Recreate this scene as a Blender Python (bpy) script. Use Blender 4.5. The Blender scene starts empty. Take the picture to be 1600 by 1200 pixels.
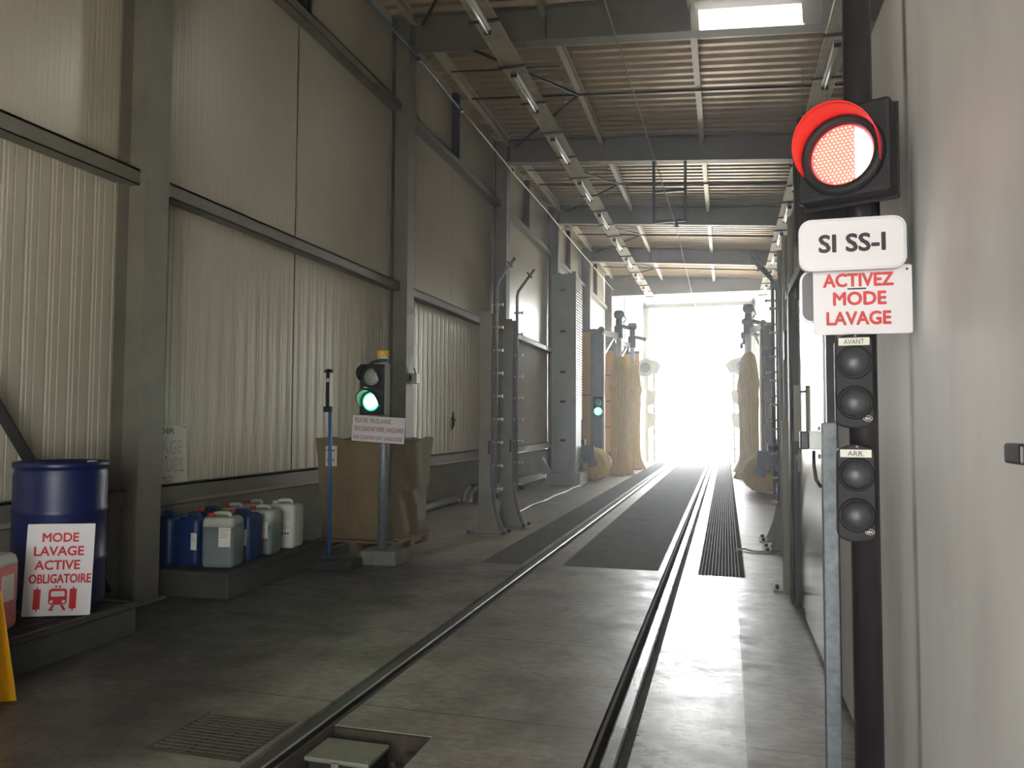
import bpy, math, random
from mathutils import Vector, Matrix
random.seed(7)
SC = bpy.context.scene
COL = SC.collection
PI = math.pi

# ---------------------------------------------------------------- camera
cam_d = bpy.data.cameras.new('camera')
cam_d.sensor_width = 36.0
cam_d.lens = 1205.0 / 1600.0 * 36.0
cam_d.clip_start = 0.05
cam_d.clip_end = 300
cam = bpy.data.objects.new('camera', cam_d)
COL.objects.link(cam)
RX = Vector((0.96374474, 0.26679035, 0.00435799))
FW = Vector((-0.26667506, 0.96252208, 0.0493523))
UP = Vector((0.00897205, -0.04872518, 0.99877193))
M = Matrix((RX, UP, -FW)).transposed().to_4x4()
M.translation = Vector((0, 0, 1.5414))
cam.matrix_world = M
SC.camera = cam

# ---------------------------------------------------------------- sky, sun, exposure
SKY_FAR, SKY_NEAR = 36.0, 9.0
world = bpy.data.worlds.new('world')
SC.world = world
world.use_nodes = True
wn = world.node_tree.nodes; wk = world.node_tree.links
bg = wn['Background']
wtc = wn.new('ShaderNodeTexCoord'); wsep = wn.new('ShaderNodeSeparateXYZ'); wmr = wn.new('ShaderNodeMapRange')
wk.new(wtc.outputs['Generated'], wsep.inputs[0]); wk.new(wsep.outputs['Y'], wmr.inputs['Value'])
wmr.inputs['From Min'].default_value = -0.3; wmr.inputs['From Max'].default_value = 0.6
wmr.inputs['To Min'].default_value = SKY_NEAR; wmr.inputs['To Max'].default_value = SKY_FAR
bg.inputs[0].default_value = (0.97, 0.99, 1.0, 1)
wk.new(wmr.outputs[0], bg.inputs[1])
sun_d = bpy.data.lights.new('sun', 'SUN')
sun_d.energy = 45.0
sun_d.angle = 0.009
sun_d.color = (1.0, 0.93, 0.82)
sun = bpy.data.objects.new('sun', sun_d)
COL.objects.link(sun)
sun.rotation_euler = Vector((0.06, 0.5, -0.87)).to_track_quat('-Z', 'Y').to_euler()
sun.location = (0, -10, 20)

def portal(name, loc, aim, sx, sy):
    d = bpy.data.lights.new(name, 'AREA')
    d.shape = 'RECTANGLE'; d.size = sx; d.size_y = sy
    d.cycles.is_portal = True
    o = bpy.data.objects.new(name, d); COL.objects.link(o)
    o.location = loc
    o.rotation_euler = Vector(aim).to_track_quat('-Z', 'Z').to_euler()

portal('far_door_portal', (-1.1, 34.95, 3.6), (0, -1, 0), 7.6, 7.2)
portal('entrance_portal', (-0.8, -2.35, 1.5), (0, 1, 0), 2.8, 3.0)

SC.view_settings.view_transform = 'Standard'
SC.view_settings.look = 'None'
SC.view_settings.gamma = 1.0
SC.view_settings.exposure = 0.0
SC.cycles.use_denoising = True
SC.cycles.max_bounces = 10
SC.cycles.diffuse_bounces = 6
SC.cycles.glossy_bounces = 5
SC.cycles.caustics_reflective = True
SC.cycles.sample_clamp_indirect = 6.0

# ---------------------------------------------------------------- materials
def lin(c):
    return tuple(((v / 255) / 12.92 if v / 255 <= 0.04045 else ((v / 255 + 0.055) / 1.055) ** 2.4) for v in c)

def mat(name, rgb, rough=0.6, metal=0.0, amt=0.15, scale=4.0, stretch=(1, 1, 1), bump=0.0, bscale=60.0, spec=0.5,
        emit=None, estr=0.0, rvar=0.0, trans=0.0, coat=0.0):
    m = bpy.data.materials.new(name)
    m.use_nodes = True
    nt = m.node_tree
    N = nt.nodes
    L = nt.links
    b = N['Principled BSDF']
    c = lin(rgb)
    b.inputs['Roughness'].default_value = rough
    b.inputs['Metallic'].default_value = metal
    b.inputs['Specular IOR Level'].default_value = spec
    if coat:
        b.inputs['Coat Weight'].default_value = coat
        b.inputs['Coat Roughness'].default_value = 0.15
    tc = N.new('ShaderNodeTexCoord')
    mp = N.new('ShaderNodeMapping')
    mp.inputs['Scale'].default_value = stretch
    L.new(tc.outputs['Object'], mp.inputs['Vector'])
    no = N.new('ShaderNodeTexNoise')
    no.inputs['Scale'].default_value = scale
    no.inputs['Detail'].default_value = 6.0
    no.inputs['Roughness'].default_value = 0.65
    L.new(mp.outputs[0], no.inputs['Vector'])
    rp = N.new('ShaderNodeValToRGB')
    rp.color_ramp.elements[0].position = 0.3
    rp.color_ramp.elements[1].position = 0.7
    rp.color_ramp.elements[0].color = (*[v * (1 - amt) for v in c], 1)
    rp.color_ramp.elements[1].color = (*[min(1, v * (1 + amt)) for v in c], 1)
    L.new(no.outputs['Fac'], rp.inputs[0])
    L.new(rp.outputs[0], b.inputs['Base Color'])
    if rvar:
        mr = N.new('ShaderNodeMapRange')
        mr.inputs['From Min'].default_value = 0.3; mr.inputs['From Max'].default_value = 0.7
        mr.inputs['To Min'].default_value = max(0.02, rough - rvar); mr.inputs['To Max'].default_value = min(1, rough + rvar)
        L.new(no.outputs['Fac'], mr.inputs['Value'])
        L.new(mr.outputs[0], b.inputs['Roughness'])
    if bump:
        n2 = N.new('ShaderNodeTexNoise')
        n2.inputs['Scale'].default_value = bscale
        n2.inputs['Detail'].default_value = 4
        L.new(mp.outputs[0], n2.inputs['Vector'])
        bp = N.new('ShaderNodeBump')
        bp.inputs['Strength'].default_value = bump
        bp.inputs['Distance'].default_value = 0.01
        L.new(n2.outputs['Fac'], bp.inputs['Height'])
        L.new(bp.outputs[0], b.inputs['Normal'])
    if emit:
        b.inputs['Emission Color'].default_value = (*emit, 1)
        b.inputs['Emission Strength'].default_value = estr
    if trans:
        b.inputs['Transmission Weight'].default_value = trans
    return m

CLAD = mat('cladding_paint', (200, 194, 177), 0.34, 0.2, 0.05, 0.9, (1, 1, 0.6), rvar=0.06)
STEEL = mat('galvanised_steel', (126, 123, 113), 0.55, 0.25, 0.18, 3.0, rvar=0.1)
BEAMST = mat('beam_steel', (120, 116, 108), 0.55, 0.3, 0.15, 2.0)
GALV = mat('spangled_zinc', (124, 131, 138), 0.5, 0.4, 0.3, 26.0)
ROOF = mat('roof_sheet', (172, 154, 126), 0.35, 0.5, 0.12, 1.5)
PURLIN = mat('purlin_zinc', (196, 190, 172), 0.45, 0.3, 0.12, 3.0)
DARKST = mat('dark_steel', (52, 52, 52), 0.5, 0.3, 0.2, 6.0)
BLACKM = mat('black_paint', (34, 31, 35), 0.38, 0.0, 0.2, 8.0)
BLACKP = mat('black_plastic', (27, 27, 31), 0.6, 0.0, 0.12, 10.0, spec=0.3)
DOMEP = mat('dark_dome_plastic', (56, 58, 62), 0.40, 0.0, 0.12, 10.0)
RUBBER = mat('black_rubber', (36, 37, 34), 0.8, 0.0, 0.3, 12.0, bump=0.4, bscale=40)
CONC_BLOCK = mat('block_concrete', (112, 112, 104), 0.9, 0, 0.25, 9.0, bump=0.5, bscale=70)
PLINTH = mat('plinth_concrete', (134, 130, 114), 0.85, 0, 0.22, 1.6, (1, 1, 2.0), bump=0.3, bscale=40)
RAILM = mat('rail_head_steel', (190, 192, 195), 0.28, 1.0, 0.15, 5.0, (1, 0.3, 1), rvar=0.08)
RAILDULL = mat('rail_head_dull', (112, 110, 104), 0.42, 0.9, 0.2, 5.0, (1, 0.3, 1), rvar=0.08)
RAILSIDE = mat('rail_rust', (74, 66, 56), 0.8, 0.3, 0.3, 12.0)
RUBBLE = mat('groove_filler', (70, 66, 58), 0.9, 0, 0.4, 30.0, bump=1.0, bscale=80)
GRATE = mat('grate_steel', (84, 80, 68), 0.75, 0.1, 0.25, 2.0)
PITM = mat('pit_dark', (30, 29, 26), 0.95, 0, 0.3, 6.0)
YEL = mat('brush_bristle', (234, 194, 52), 0.8, 0, 0.25, 14.0, (3, 3, 0.25), bump=0.8, bscale=60)
YPAN = mat('yellow_panel', (236, 184, 40), 0.5, 0, 0.08, 3.0)
YPLAST = mat('yellow_plastic', (236, 176, 22), 0.45, 0, 0.08, 5.0)
BLUEP = mat('blue_plastic', (16, 26, 78), 0.36, 0, 0.15, 3.0)
BLUEJ = mat('blue_jerrycan', (18, 44, 92), 0.42, 0, 0.15, 5.0)
BLUEPOLE = mat('blue_pole', (30, 92, 160), 0.4, 0, 0.1, 5.0)
BLUECABLE = mat('blue_hose', (60, 88, 120), 0.5, 0, 0.1, 5.0)
GREYJ = mat('grey_liquid_jerrycan', (112, 124, 122), 0.42, 0, 0.12, 4.0)
PALEJ = mat('pale_jerrycan', (176, 184, 172), 0.42, 0, 0.12, 4.0)
WHITEJ = mat('white_jerrycan', (200, 206, 196), 0.42, 0, 0.1, 4.0)
PINKJ = mat('pink_liquid_jerrycan', (200, 112, 112), 0.42, 0, 0.12, 4.0)
CAPRED = mat('red_cap', (186, 46, 36), 0.45, 0, 0.1, 6.0)
PAPER = mat('paper_label', (220, 218, 208), 0.7, 0, 0.05, 8.0)
SIGNW = mat('white_sign', (224, 222, 226), 0.35, 0, 0.03, 4.0)
SIGNEDGE = mat('sign_rim', (205, 205, 212), 0.4, 0.2, 0.05, 4.0)
INKRED = mat('red_ink', (196, 34, 36), 0.6, 0, 0.12, 40.0)
INKSOFT = mat('worn_red_ink', (186, 58, 58), 0.6, 0, 0.16, 30.0)
INKBLK = mat('black_ink', (38, 34, 42), 0.6, 0, 0.1, 30.0)
INKBRN = mat('brown_ink', (150, 62, 52), 0.6, 0, 0.12, 40.0)
INKGREY = mat('grey_pencil', (190, 186, 180), 0.8, 0, 0.1, 30.0)
CARD = mat('cardboard', (122, 106, 74), 0.85, 0, 0.14, 2.2, bump=0.25, bscale=14)
WOOD = mat('pallet_wood', (126, 104, 72), 0.85, 0, 0.3, 6.0, (1, 8, 8), bump=0.3)
TRAYM = mat('cable_tray_zinc', (196, 188, 164), 0.45, 0.3, 0.12, 6.0)
TUBE = mat('fluorescent_tube', (244, 242, 232), 0.3, 0, 0.02, 4.0)
TOWERM = mat('tower_sheet', (164, 172, 168), 0.45, 0.25, 0.08, 3.0)
GREENGREY = mat('brush_post_paint', (112, 126, 124), 0.55, 0.2, 0.12, 3.0)
MOTOR = mat('motor_paint', (58, 72, 74), 0.55, 0.2, 0.2, 8.0)
WHITEM = mat('white_enamel', (212, 218, 214), 0.45, 0.1, 0.06, 4.0)
BUND = mat('bund_tray', (62, 62, 54), 0.65, 0.1, 0.25, 5.0)
STAINLESS = mat('stainless_sheet', (196, 194, 180), 0.16, 1.0, 0.06, 1.2, (1, 0.6, 0.4), rvar=0.05, bump=0.05, bscale=3.0)
BROWNST = mat('brown_grey_paint', (120, 112, 106), 0.55, 0.1, 0.1, 3.0)
HOSEM = mat('flexible_duct', (170, 172, 158), 0.5, 0.2, 0.15, 9.0)
VISRED = mat('visor_painted_glow', (196, 26, 20), 0.5, 0, 0.06, 3.0)  # black visor, with the red lamplight on it painted into its colour
LENSW = mat('clear_lens', (150, 158, 150), 0.3, 0.2, 0.35, 40.0, bump=0.6, bscale=60)
BEACON = mat('amber_beacon', (224, 176, 40), 0.3, 0, 0.05, 4.0)
REFLW = mat('reflective_white', (226, 224, 214), 0.4, 0, 0.05, 6.0)

def emat(name, rgb, s):
    m = bpy.data.materials.new(name)
    m.use_nodes = True
    nt = m.node_tree
    b = nt.nodes['Principled BSDF']
    no = nt.nodes.new('ShaderNodeTexNoise'); no.inputs['Scale'].default_value = 30
    mr = nt.nodes.new('ShaderNodeMapRange'); mr.inputs['To Min'].default_value = s * 0.85; mr.inputs['To Max'].default_value = s * 1.15
    nt.links.new(no.outputs['Fac'], mr.inputs['Value']); nt.links.new(mr.outputs[0], b.inputs['Emission Strength'])
    b.inputs['Base Color'].default_value = (*rgb, 1)
    b.inputs['Emission Color'].default_value = (*rgb, 1)
    return m

GREENLIT = emat('green_lamp', (0.02, 1.0, 0.30), 5.0)
GREENCORE = emat('green_lamp_core', (0.42, 1.0, 0.62), 14.0)
REDBASE = emat('red_lens', (1.0, 0.12, 0.13), 1.5)
REDLED = emat('red_led', (1.0, 0.50, 0.26), 1.9)
REDHOT = emat('red_lens_blowout', (1.0, 0.62, 0.64), 5.0)

def sheet_translucent():
    m = bpy.data.materials.new('translucent_sheet')
    m.use_nodes = True
    nt = m.node_tree
    nt.nodes.remove(nt.nodes['Principled BSDF'])
    out = nt.nodes['Material Output']
    t = nt.nodes.new('ShaderNodeBsdfTranslucent')
    d = nt.nodes.new('ShaderNodeBsdfDiffuse')
    w = nt.nodes.new('ShaderNodeTexWave'); w.inputs['Scale'].default_value = 3.0
    r = nt.nodes.new('ShaderNodeValToRGB')
    r.color_ramp.elements[0].color = (0.78, 0.80, 0.80, 1); r.color_ramp.elements[1].color = (0.86, 0.88, 0.88, 1)
    mx = nt.nodes.new('ShaderNodeMixShader'); mx.inputs[0].default_value = 0.25
    nt.links.new(w.outputs['Fac'], r.inputs[0])
    nt.links.new(r.outputs[0], t.inputs[0]); nt.links.new(r.outputs[0], d.inputs[0])
    nt.links.new(t.outputs[0], mx.inputs[1]); nt.links.new(d.outputs[0], mx.inputs[2])
    nt.links.new(mx.outputs[0], out.inputs[0])
    return m
POLY = sheet_translucent()

def floor_material():
    m = bpy.data.materials.new('floor_concrete')
    m.use_nodes = True
    nt = m.node_tree; N = nt.nodes; L = nt.links
    b = N['Principled BSDF']
    geo = N.new('ShaderNodeTexCoord')
    sep = N.new('ShaderNodeSeparateXYZ'); L.new(geo.outputs['Object'], sep.inputs[0])
    def noise(sc, det=6, rough=0.6, st=(1, 1, 1)):
        mp = N.new('ShaderNodeMapping'); mp.inputs['Scale'].default_value = st
        L.new(geo.outputs['Object'], mp.inputs[0])
        n = N.new('ShaderNodeTexNoise'); n.inputs['Scale'].default_value = sc; n.inputs['Detail'].default_value = det
        n.inputs['Roughness'].default_value = rough
        L.new(mp.outputs[0], n.inputs['Vector']); return n.outputs['Fac']
    def ramp(v, p0, c0, p1, c1):
        r = N.new('ShaderNodeValToRGB'); e = r.color_ramp.elements
        e[0].position = p0; e[1].position = p1; e[0].color = (*c0, 1); e[1].color = (*c1, 1)
        L.new(v, r.inputs[0]); return r.outputs[0]
    def math_(op, a, bb=None):
        n = N.new('ShaderNodeMath'); n.operation = op
        for i, v in enumerate((a, bb)):
            if v is None: continue
            if isinstance(v, (int, float)): n.inputs[i].default_value = v
            else: L.new(v, n.inputs[i])
        return n.outputs[0]
    def mul(a, bcol, fac=1.0):
        n = N.new('ShaderNodeMixRGB'); n.blend_type = 'MULTIPLY'; n.inputs[0].default_value = fac
        L.new(a, n.inputs[1]); L.new(bcol, n.inputs[2]); return n.outputs[0]
    base = ramp(noise(0.8, 8, 0.62), 0.32, lin((124, 120, 110)), 0.68, lin((174, 169, 157)))
    fine = ramp(noise(11.0, 9, 0.78, (1, 2.2, 1)), 0.36, (0.45, 0.42, 0.38), 0.58, (1, 1, 1))
    stain = ramp(noise(1.7, 5, 0.55, (1, 0.7, 1)), 0.36, (0.55, 0.53, 0.50), 0.52, (1, 1, 1))
    c = mul(mul(base, fine, 0.8), stain, 0.9)
    # damp stain on the outer left slabs near the trays, deepened by painted corner vignette
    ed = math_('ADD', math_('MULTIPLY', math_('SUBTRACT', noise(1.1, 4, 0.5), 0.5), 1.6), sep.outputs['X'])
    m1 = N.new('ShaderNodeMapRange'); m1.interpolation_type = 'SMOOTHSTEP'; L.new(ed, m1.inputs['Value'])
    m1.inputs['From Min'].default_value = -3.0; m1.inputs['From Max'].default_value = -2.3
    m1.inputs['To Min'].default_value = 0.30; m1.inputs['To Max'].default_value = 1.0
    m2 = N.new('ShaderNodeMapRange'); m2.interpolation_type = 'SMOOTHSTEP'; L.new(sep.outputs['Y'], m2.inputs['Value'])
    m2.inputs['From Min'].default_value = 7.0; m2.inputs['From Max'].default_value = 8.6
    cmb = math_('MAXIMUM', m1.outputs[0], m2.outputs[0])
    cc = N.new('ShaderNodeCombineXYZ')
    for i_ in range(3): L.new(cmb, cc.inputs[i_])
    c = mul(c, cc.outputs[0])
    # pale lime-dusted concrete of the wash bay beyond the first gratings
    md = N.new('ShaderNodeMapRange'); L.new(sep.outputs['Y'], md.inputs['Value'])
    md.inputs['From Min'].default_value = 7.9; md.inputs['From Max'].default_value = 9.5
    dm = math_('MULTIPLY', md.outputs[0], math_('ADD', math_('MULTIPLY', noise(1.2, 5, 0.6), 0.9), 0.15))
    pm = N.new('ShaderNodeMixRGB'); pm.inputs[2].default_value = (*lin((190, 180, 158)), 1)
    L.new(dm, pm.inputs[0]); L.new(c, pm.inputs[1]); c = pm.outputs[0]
    # slab joints: along Y every 1.43 m, along X at three seams
    yy = math_('FRACT', math_('DIVIDE', math_('ADD', sep.outputs['Y'], 1.81), 1.43))
    jy = math_('LESS_THAN', math_('MULTIPLY', yy, 1.43), 0.012)
    jx = math_('LESS_THAN', math_('ABSOLUTE', math_('SUBTRACT', sep.outputs['X'], 0.085)), 0.004)
    jx2 = math_('LESS_THAN', math_('ABSOLUTE', math_('ADD', sep.outputs['X'], 3.05)), 0.004)
    near = math_('LESS_THAN', sep.outputs['Y'], 8.1)
    j = math_('MULTIPLY', math_('MAXIMUM', jy, math_('MAXIMUM', jx, jx2)), near)
    dk = N.new('ShaderNodeMixRGB'); dk.inputs[2].default_value = (0.02, 0.018, 0.016, 1)
    L.new(math_('MULTIPLY', j, 0.75), dk.inputs[0]); L.new(c, dk.inputs[1])
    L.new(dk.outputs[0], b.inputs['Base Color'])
    # roughness: trowelled damp slab right of the rail is glossier than the outer ones
    wet = math_('MULTIPLY', math_('GREATER_THAN', sep.outputs['X'], -0.45), math_('LESS_THAN', sep.outputs['X'], 0.085))
    n4 = noise(2.6, 8, 0.7, (1.0, 1.6, 1))
    rr = N.new('ShaderNodeMapRange'); L.new(n4, rr.inputs['Value'])
    rr.inputs['From Min'].default_value = 0.35; rr.inputs['From Max'].default_value = 0.65
    rr.inputs['To Min'].default_value = 0.30; rr.inputs['To Max'].default_value = 0.54
    gr = math_('MULTIPLY', math_('SUBTRACT', noise(13.0, 8, 0.75, (1, 1.8, 1)), 0.45), 0.55)
    L.new(math_('ADD', gr, math_('SUBTRACT', rr.outputs[0], math_('MULTIPLY', wet, 0.13))), b.inputs['Roughness'])
    b.inputs['Specular IOR Level'].default_value = 0.5
    bp = N.new('ShaderNodeBump'); bp.inputs['Strength'].default_value = 0.25; bp.inputs['Distance'].default_value = 0.006
    hh = math_('SUBTRACT', noise(28, 6, 0.7), math_('MULTIPLY', j, 0.8))
    L.new(hh, bp.inputs['Height']); L.new(bp.outputs[0], b.inputs['Normal'])
    return m
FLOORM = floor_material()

def wall_concrete():
    m = bpy.data.materials.new('cast_concrete')
    m.use_nodes = True
    nt = m.node_tree; N = nt.nodes; L = nt.links
    b = N['Principled BSDF']
    tc = N.new('ShaderNodeTexCoord')
    def noise(sc, st, det=6):
        mp = N.new('ShaderNodeMapping'); mp.inputs['Scale'].default_value = st; L.new(tc.outputs['Object'], mp.inputs[0])
        n = N.new('ShaderNodeTexNoise'); n.inputs['Scale'].default_value = sc; n.inputs['Detail'].default_value = det
        L.new(mp.outputs[0], n.inputs['Vector']); return n.outputs['Fac']
    r = N.new('ShaderNodeValToRGB'); r.color_ramp.elements[0].position = 0.33; r.color_ramp.elements[1].position = 0.68
    r.color_ramp.elements[0].color = (*lin((212, 210, 209)), 1); r.color_ramp.elements[1].color = (*lin((232, 231, 230)), 1)
    L.new(noise(1.5, (1, 2, 0.8)), r.inputs[0])
    # run-off stain: a dirty vertical streak on the wall at Y about 3.0, and a fainter one
    sep = N.new('ShaderNodeSeparateXYZ'); L.new(tc.outputs['Object'], sep.inputs[0])
    def streak(y, w):
        s = N.new('ShaderNodeMath'); s.operation = 'SUBTRACT'; L.new(sep.outputs['Y'], s.inputs[0]); s.inputs[1].default_value = y
        a = N.new('ShaderNodeMath'); a.operation = 'ABSOLUTE'; L.new(s.outputs[0], a.inputs[0])
        mr = N.new('ShaderNodeMapRange'); mr.interpolation_type = 'SMOOTHSTEP'
        mr.inputs['From Min'].default_value = 0; mr.inputs['From Max'].default_value = w
        mr.inputs['To Min'].default_value = 1; mr.inputs['To Max'].default_value = 0
        L.new(a.outputs[0], mr.inputs['Value']); return mr.outputs[0]
    n2 = noise(2.2, (1, 3, 0.7))
    m1 = N.new('ShaderNodeMath'); m1.operation = 'MULTIPLY'
    sa = streak(2.93, 0.055); sb = streak(2.90, 0.16)
    zr = N.new('ShaderNodeMapRange'); zr.interpolation_type = 'SMOOTHSTEP'; L.new(sep.outputs['Z'], zr.inputs['Value'])
    zr.inputs['From Min'].default_value = 1.7; zr.inputs['From Max'].default_value = 2.1
    zr2 = N.new('ShaderNodeMapRange'); zr2.interpolation_type = 'SMOOTHSTEP'; L.new(sep.outputs['Z'], zr2.inputs['Value'])
    zr2.inputs['From Min'].default_value = 2.35; zr2.inputs['From Max'].default_value = 2.62
    zr2.inputs['To Min'].default_value = 1; zr2.inputs['To Max'].default_value = 0
    w1 = N.new('ShaderNodeMath'); w1.operation = 'MULTIPLY'; L.new(zr.outputs[0], w1.inputs[0]); L.new(zr2.outputs[0], w1.inputs[1])
    w2 = N.new('ShaderNodeMath'); w2.operation = 'MULTIPLY'; L.new(w1.outputs[0], w2.inputs[0]); L.new(sb, w2.inputs[1])
    w3 = N.new('ShaderNodeMath'); w3.operation = 'MAXIMUM'; L.new(w2.outputs[0], w3.inputs[0]); L.new(sa, w3.inputs[1])
    L.new(w3.outputs[0], m1.inputs[0])
    r3 = N.new('ShaderNodeMapRange'); r3.inputs['From Min'].default_value = 0.3; r3.inputs['From Max'].default_value = 0.6
    L.new(n2, r3.inputs['Value']); L.new(r3.outputs[0], m1.inputs[1])
    mx = N.new('ShaderNodeMixRGB'); mx.inputs[2].default_value = (*lin((92, 86, 72)), 1)
    L.new(m1.outputs[0], mx.inputs[0]); L.new(r.outputs[0], mx.inputs[1])
    L.new(mx.outputs[0], b.inputs['Base Color'])
    b.inputs['Roughness'].default_value = 0.6
    bp = N.new('ShaderNodeBump'); bp.inputs['Strength'].default_value = 0.12; bp.inputs['Distance'].default_value = 0.01
    L.new(noise(18, (1, 1, 1)), bp.inputs['Height']); L.new(bp.outputs[0], b.inputs['Normal'])
    return m
CONC = wall_concrete()

# ---------------------------------------------------------------- mesh helpers
class MB:
    def __init__(s): s.v = []; s.f = []; s.s = []
    def add(s, vs, fs, smooth=False):
        o = len(s.v); s.v += [tuple(v) for v in vs]
        s.f += [tuple(i + o for i in f) for f in fs]; s.s += [smooth] * len(fs); return s
    def box(s, x0, x1, y0, y1, z0, z1):
        return s.add([(x, y, z) for z in (z0, z1) for y in (y0, y1) for x in (x0, x1)],
                     [(0, 2, 3, 1), (4, 5, 7, 6), (0, 1, 5, 4), (2, 6, 7, 3), (0, 4, 6, 2), (1, 3, 7, 5)])
    def bar(s, p, q, w, h, up=(0, 0, 1)):
        p, q = Vector(p), Vector(q); d = (q - p).normalized(); up = Vector(up)
        if abs(d.dot(up)) > 0.99: up = Vector((1, 0, 0))
        a = d.cross(up).normalized() * w / 2; b = a.cross(d).normalized() * h / 2
        vs = [p - a - b, p + a - b, p + a + b, p - a + b, q - a - b, q + a - b, q + a + b, q - a + b]
        return s.add(vs, [(3, 2, 1, 0), (4, 5, 6, 7), (0, 1, 5, 4), (1, 2, 6, 5), (2, 3, 7, 6), (3, 0, 4, 7)])
    def cyl(s, p, q, r, n=16, r2=None, cap=True):
        p, q = Vector(p), Vector(q); d = (q - p).normalized(); r2 = r if r2 is None else r2
        u = Vector((0, 0, 1)) if abs(d.z) < 0.9 else Vector((1, 0, 0))
        a = d.cross(u).normalized(); b = d.cross(a).normalized()
        vs = []
        for c, rr in ((p, r), (q, r2)):
            for i in range(n):
                t = 2 * PI * i / n; vs.append(c + (a * math.cos(t) + b * math.sin(t)) * rr)
        s.add(vs, [(i, i + n, (i + 1) % n + n, (i + 1) % n) for i in range(n)], True)
        if cap: s.add(vs, [tuple(range(n)), tuple(range(2 * n - 1, n - 1, -1))])
        return s
    def tube(s, path, r, n=10):
        P = [Vector(p) for p in path]; vs = []; a = None
        for i, p in enumerate(P):
            d = (P[min(i + 1, len(P) - 1)] - P[max(i - 1, 0)]).normalized()
            if a is None:
                u = Vector((0, 0, 1)) if abs(d.z) < 0.9 else Vector((1, 0, 0)); a = d.cross(u).normalized()
            else: a = (a - d * a.dot(d)).normalized()
            b = d.cross(a)
            rr = r[i] if isinstance(r, (list, tuple)) else r
            for k in range(n):
                t = 2 * PI * k / n; vs.append(p + (a * math.cos(t) + b * math.sin(t)) * rr)
        fs = []
        for i in range(len(P) - 1):
            for k in range(n):
                k2 = (k + 1) % n; fs.append((i * n + k, i * n + k2, (i + 1) * n + k2, (i + 1) * n + k))
        s.add(vs, fs, True)
        return s.add(vs, [tuple(range(n - 1, -1, -1)), tuple(range((len(P) - 1) * n, len(P) * n))])
    def lathe(s, prof, n=32, c=(0, 0, 0), axis='z', wob=None):
        vs = []
        for j, (r, z) in enumerate(prof):
            for i in range(n):
                t = 2 * PI * i / n; rr = r if wob is None else wob(r, z, t)
                x, y = rr * math.cos(t), rr * math.sin(t)
                p = (x, y, z) if axis == 'z' else ((x, -z, y) if axis == '-y' else (x, z, -y))
                vs.append((p[0] + c[0], p[1] + c[1], p[2] + c[2]))
        fs = []
        for j in range(len(prof) - 1):
            for i in range(n):
                i2 = (i + 1) % n; fs.append((j * n + i, j * n + i2, (j + 1) * n + i2, (j + 1) * n + i))
        s.add(vs, fs, True)
        if prof[0][0] > 1e-5: s.add(vs, [tuple(range(n - 1, -1, -1))])
        if prof[-1][0] > 1e-5: s.add(vs, [tuple(range((len(prof) - 1) * n, len(prof) * n))])
        return s
    def prism(s, poly, y0, y1, plane='xz', smooth=False):
        n = len(poly)
        def P(a, b, y): return (a, y, b) if plane == 'xz' else ((y, a, b) if plane == 'yz' else (a, b, y))
        vs = [P(a, b, y0) for a, b in poly] + [P(a, b, y1) for a, b in poly]
        s.add(vs, [tuple(range(n)), tuple(range(2 * n - 1, n - 1, -1))])
        return s.add(vs, [(i, i + n, (i + 1) % n + n, (i + 1) % n) for i in range(n)], smooth)
    def build(s, name, m, parent=None, bevel=0.0, loc=None, rotz=None, seg=2):
        me = bpy.data.meshes.new(name)
        me.from_pydata(s.v, [], s.f)
        me.polygons.foreach_set('use_smooth', s.s)
        me.materials.append(m)
        me.validate(); me.update()
        import bmesh
        bm = bmesh.new(); bm.from_mesh(me); bmesh.ops.remove_doubles(bm, verts=bm.verts, dist=1e-5)
        bmesh.ops.recalc_face_normals(bm, faces=bm.faces); bm.to_mesh(me); bm.free()
        o = bpy.data.objects.new(name, me); COL.objects.link(o)
        if parent: o.parent = parent
        if loc: o.location = loc
        if rotz is not None: o.rotation_euler[2] = rotz
        if bevel:
            bv = o.modifiers.new('bevel', 'BEVEL'); bv.width = bevel; bv.segments = seg; bv.limit_method = 'ANGLE'
            bv.angle_limit = math.radians(50)
        return o

def tag(o, label, cat, group=None):
    o['label'] = label; o['category'] = cat
    if group: o['group'] = group
    return o
def thing(name, label, cat, loc=(0, 0, 0), rotz=0.0, group=None):
    o = bpy.data.objects.new(name, None); COL.objects.link(o)
    o.empty_display_size = 0.1
    o.location = loc; o.rotation_euler[2] = rotz
    return tag(o, label, cat, group)
def struct(name, mb, m, bevel=0.0):
    o = mb.build(name, m, None, bevel); o['kind'] = 'structure'; return o
def copy_tree(o, parent=None):
    c = o.copy(); COL.objects.link(c)
    if parent: c.parent = parent
    for ch in list(o.children): copy_tree(ch, c)
    return c
def roundrect(w, h, r, n=6, cx=0, cz=0):
    pts = []
    for sx, sz, a0 in ((1, 1, 0), (-1, 1, 90), (-1, -1, 180), (1, -1, 270)):
        for i in range(n + 1):
            a = math.radians(a0 + 90 * i / n)
            pts.append((cx + sx * (w / 2 - r) + r * math.cos(a), cz + sz * (h / 2 - r) + r * math.sin(a)))
    return pts
DG = None
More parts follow.
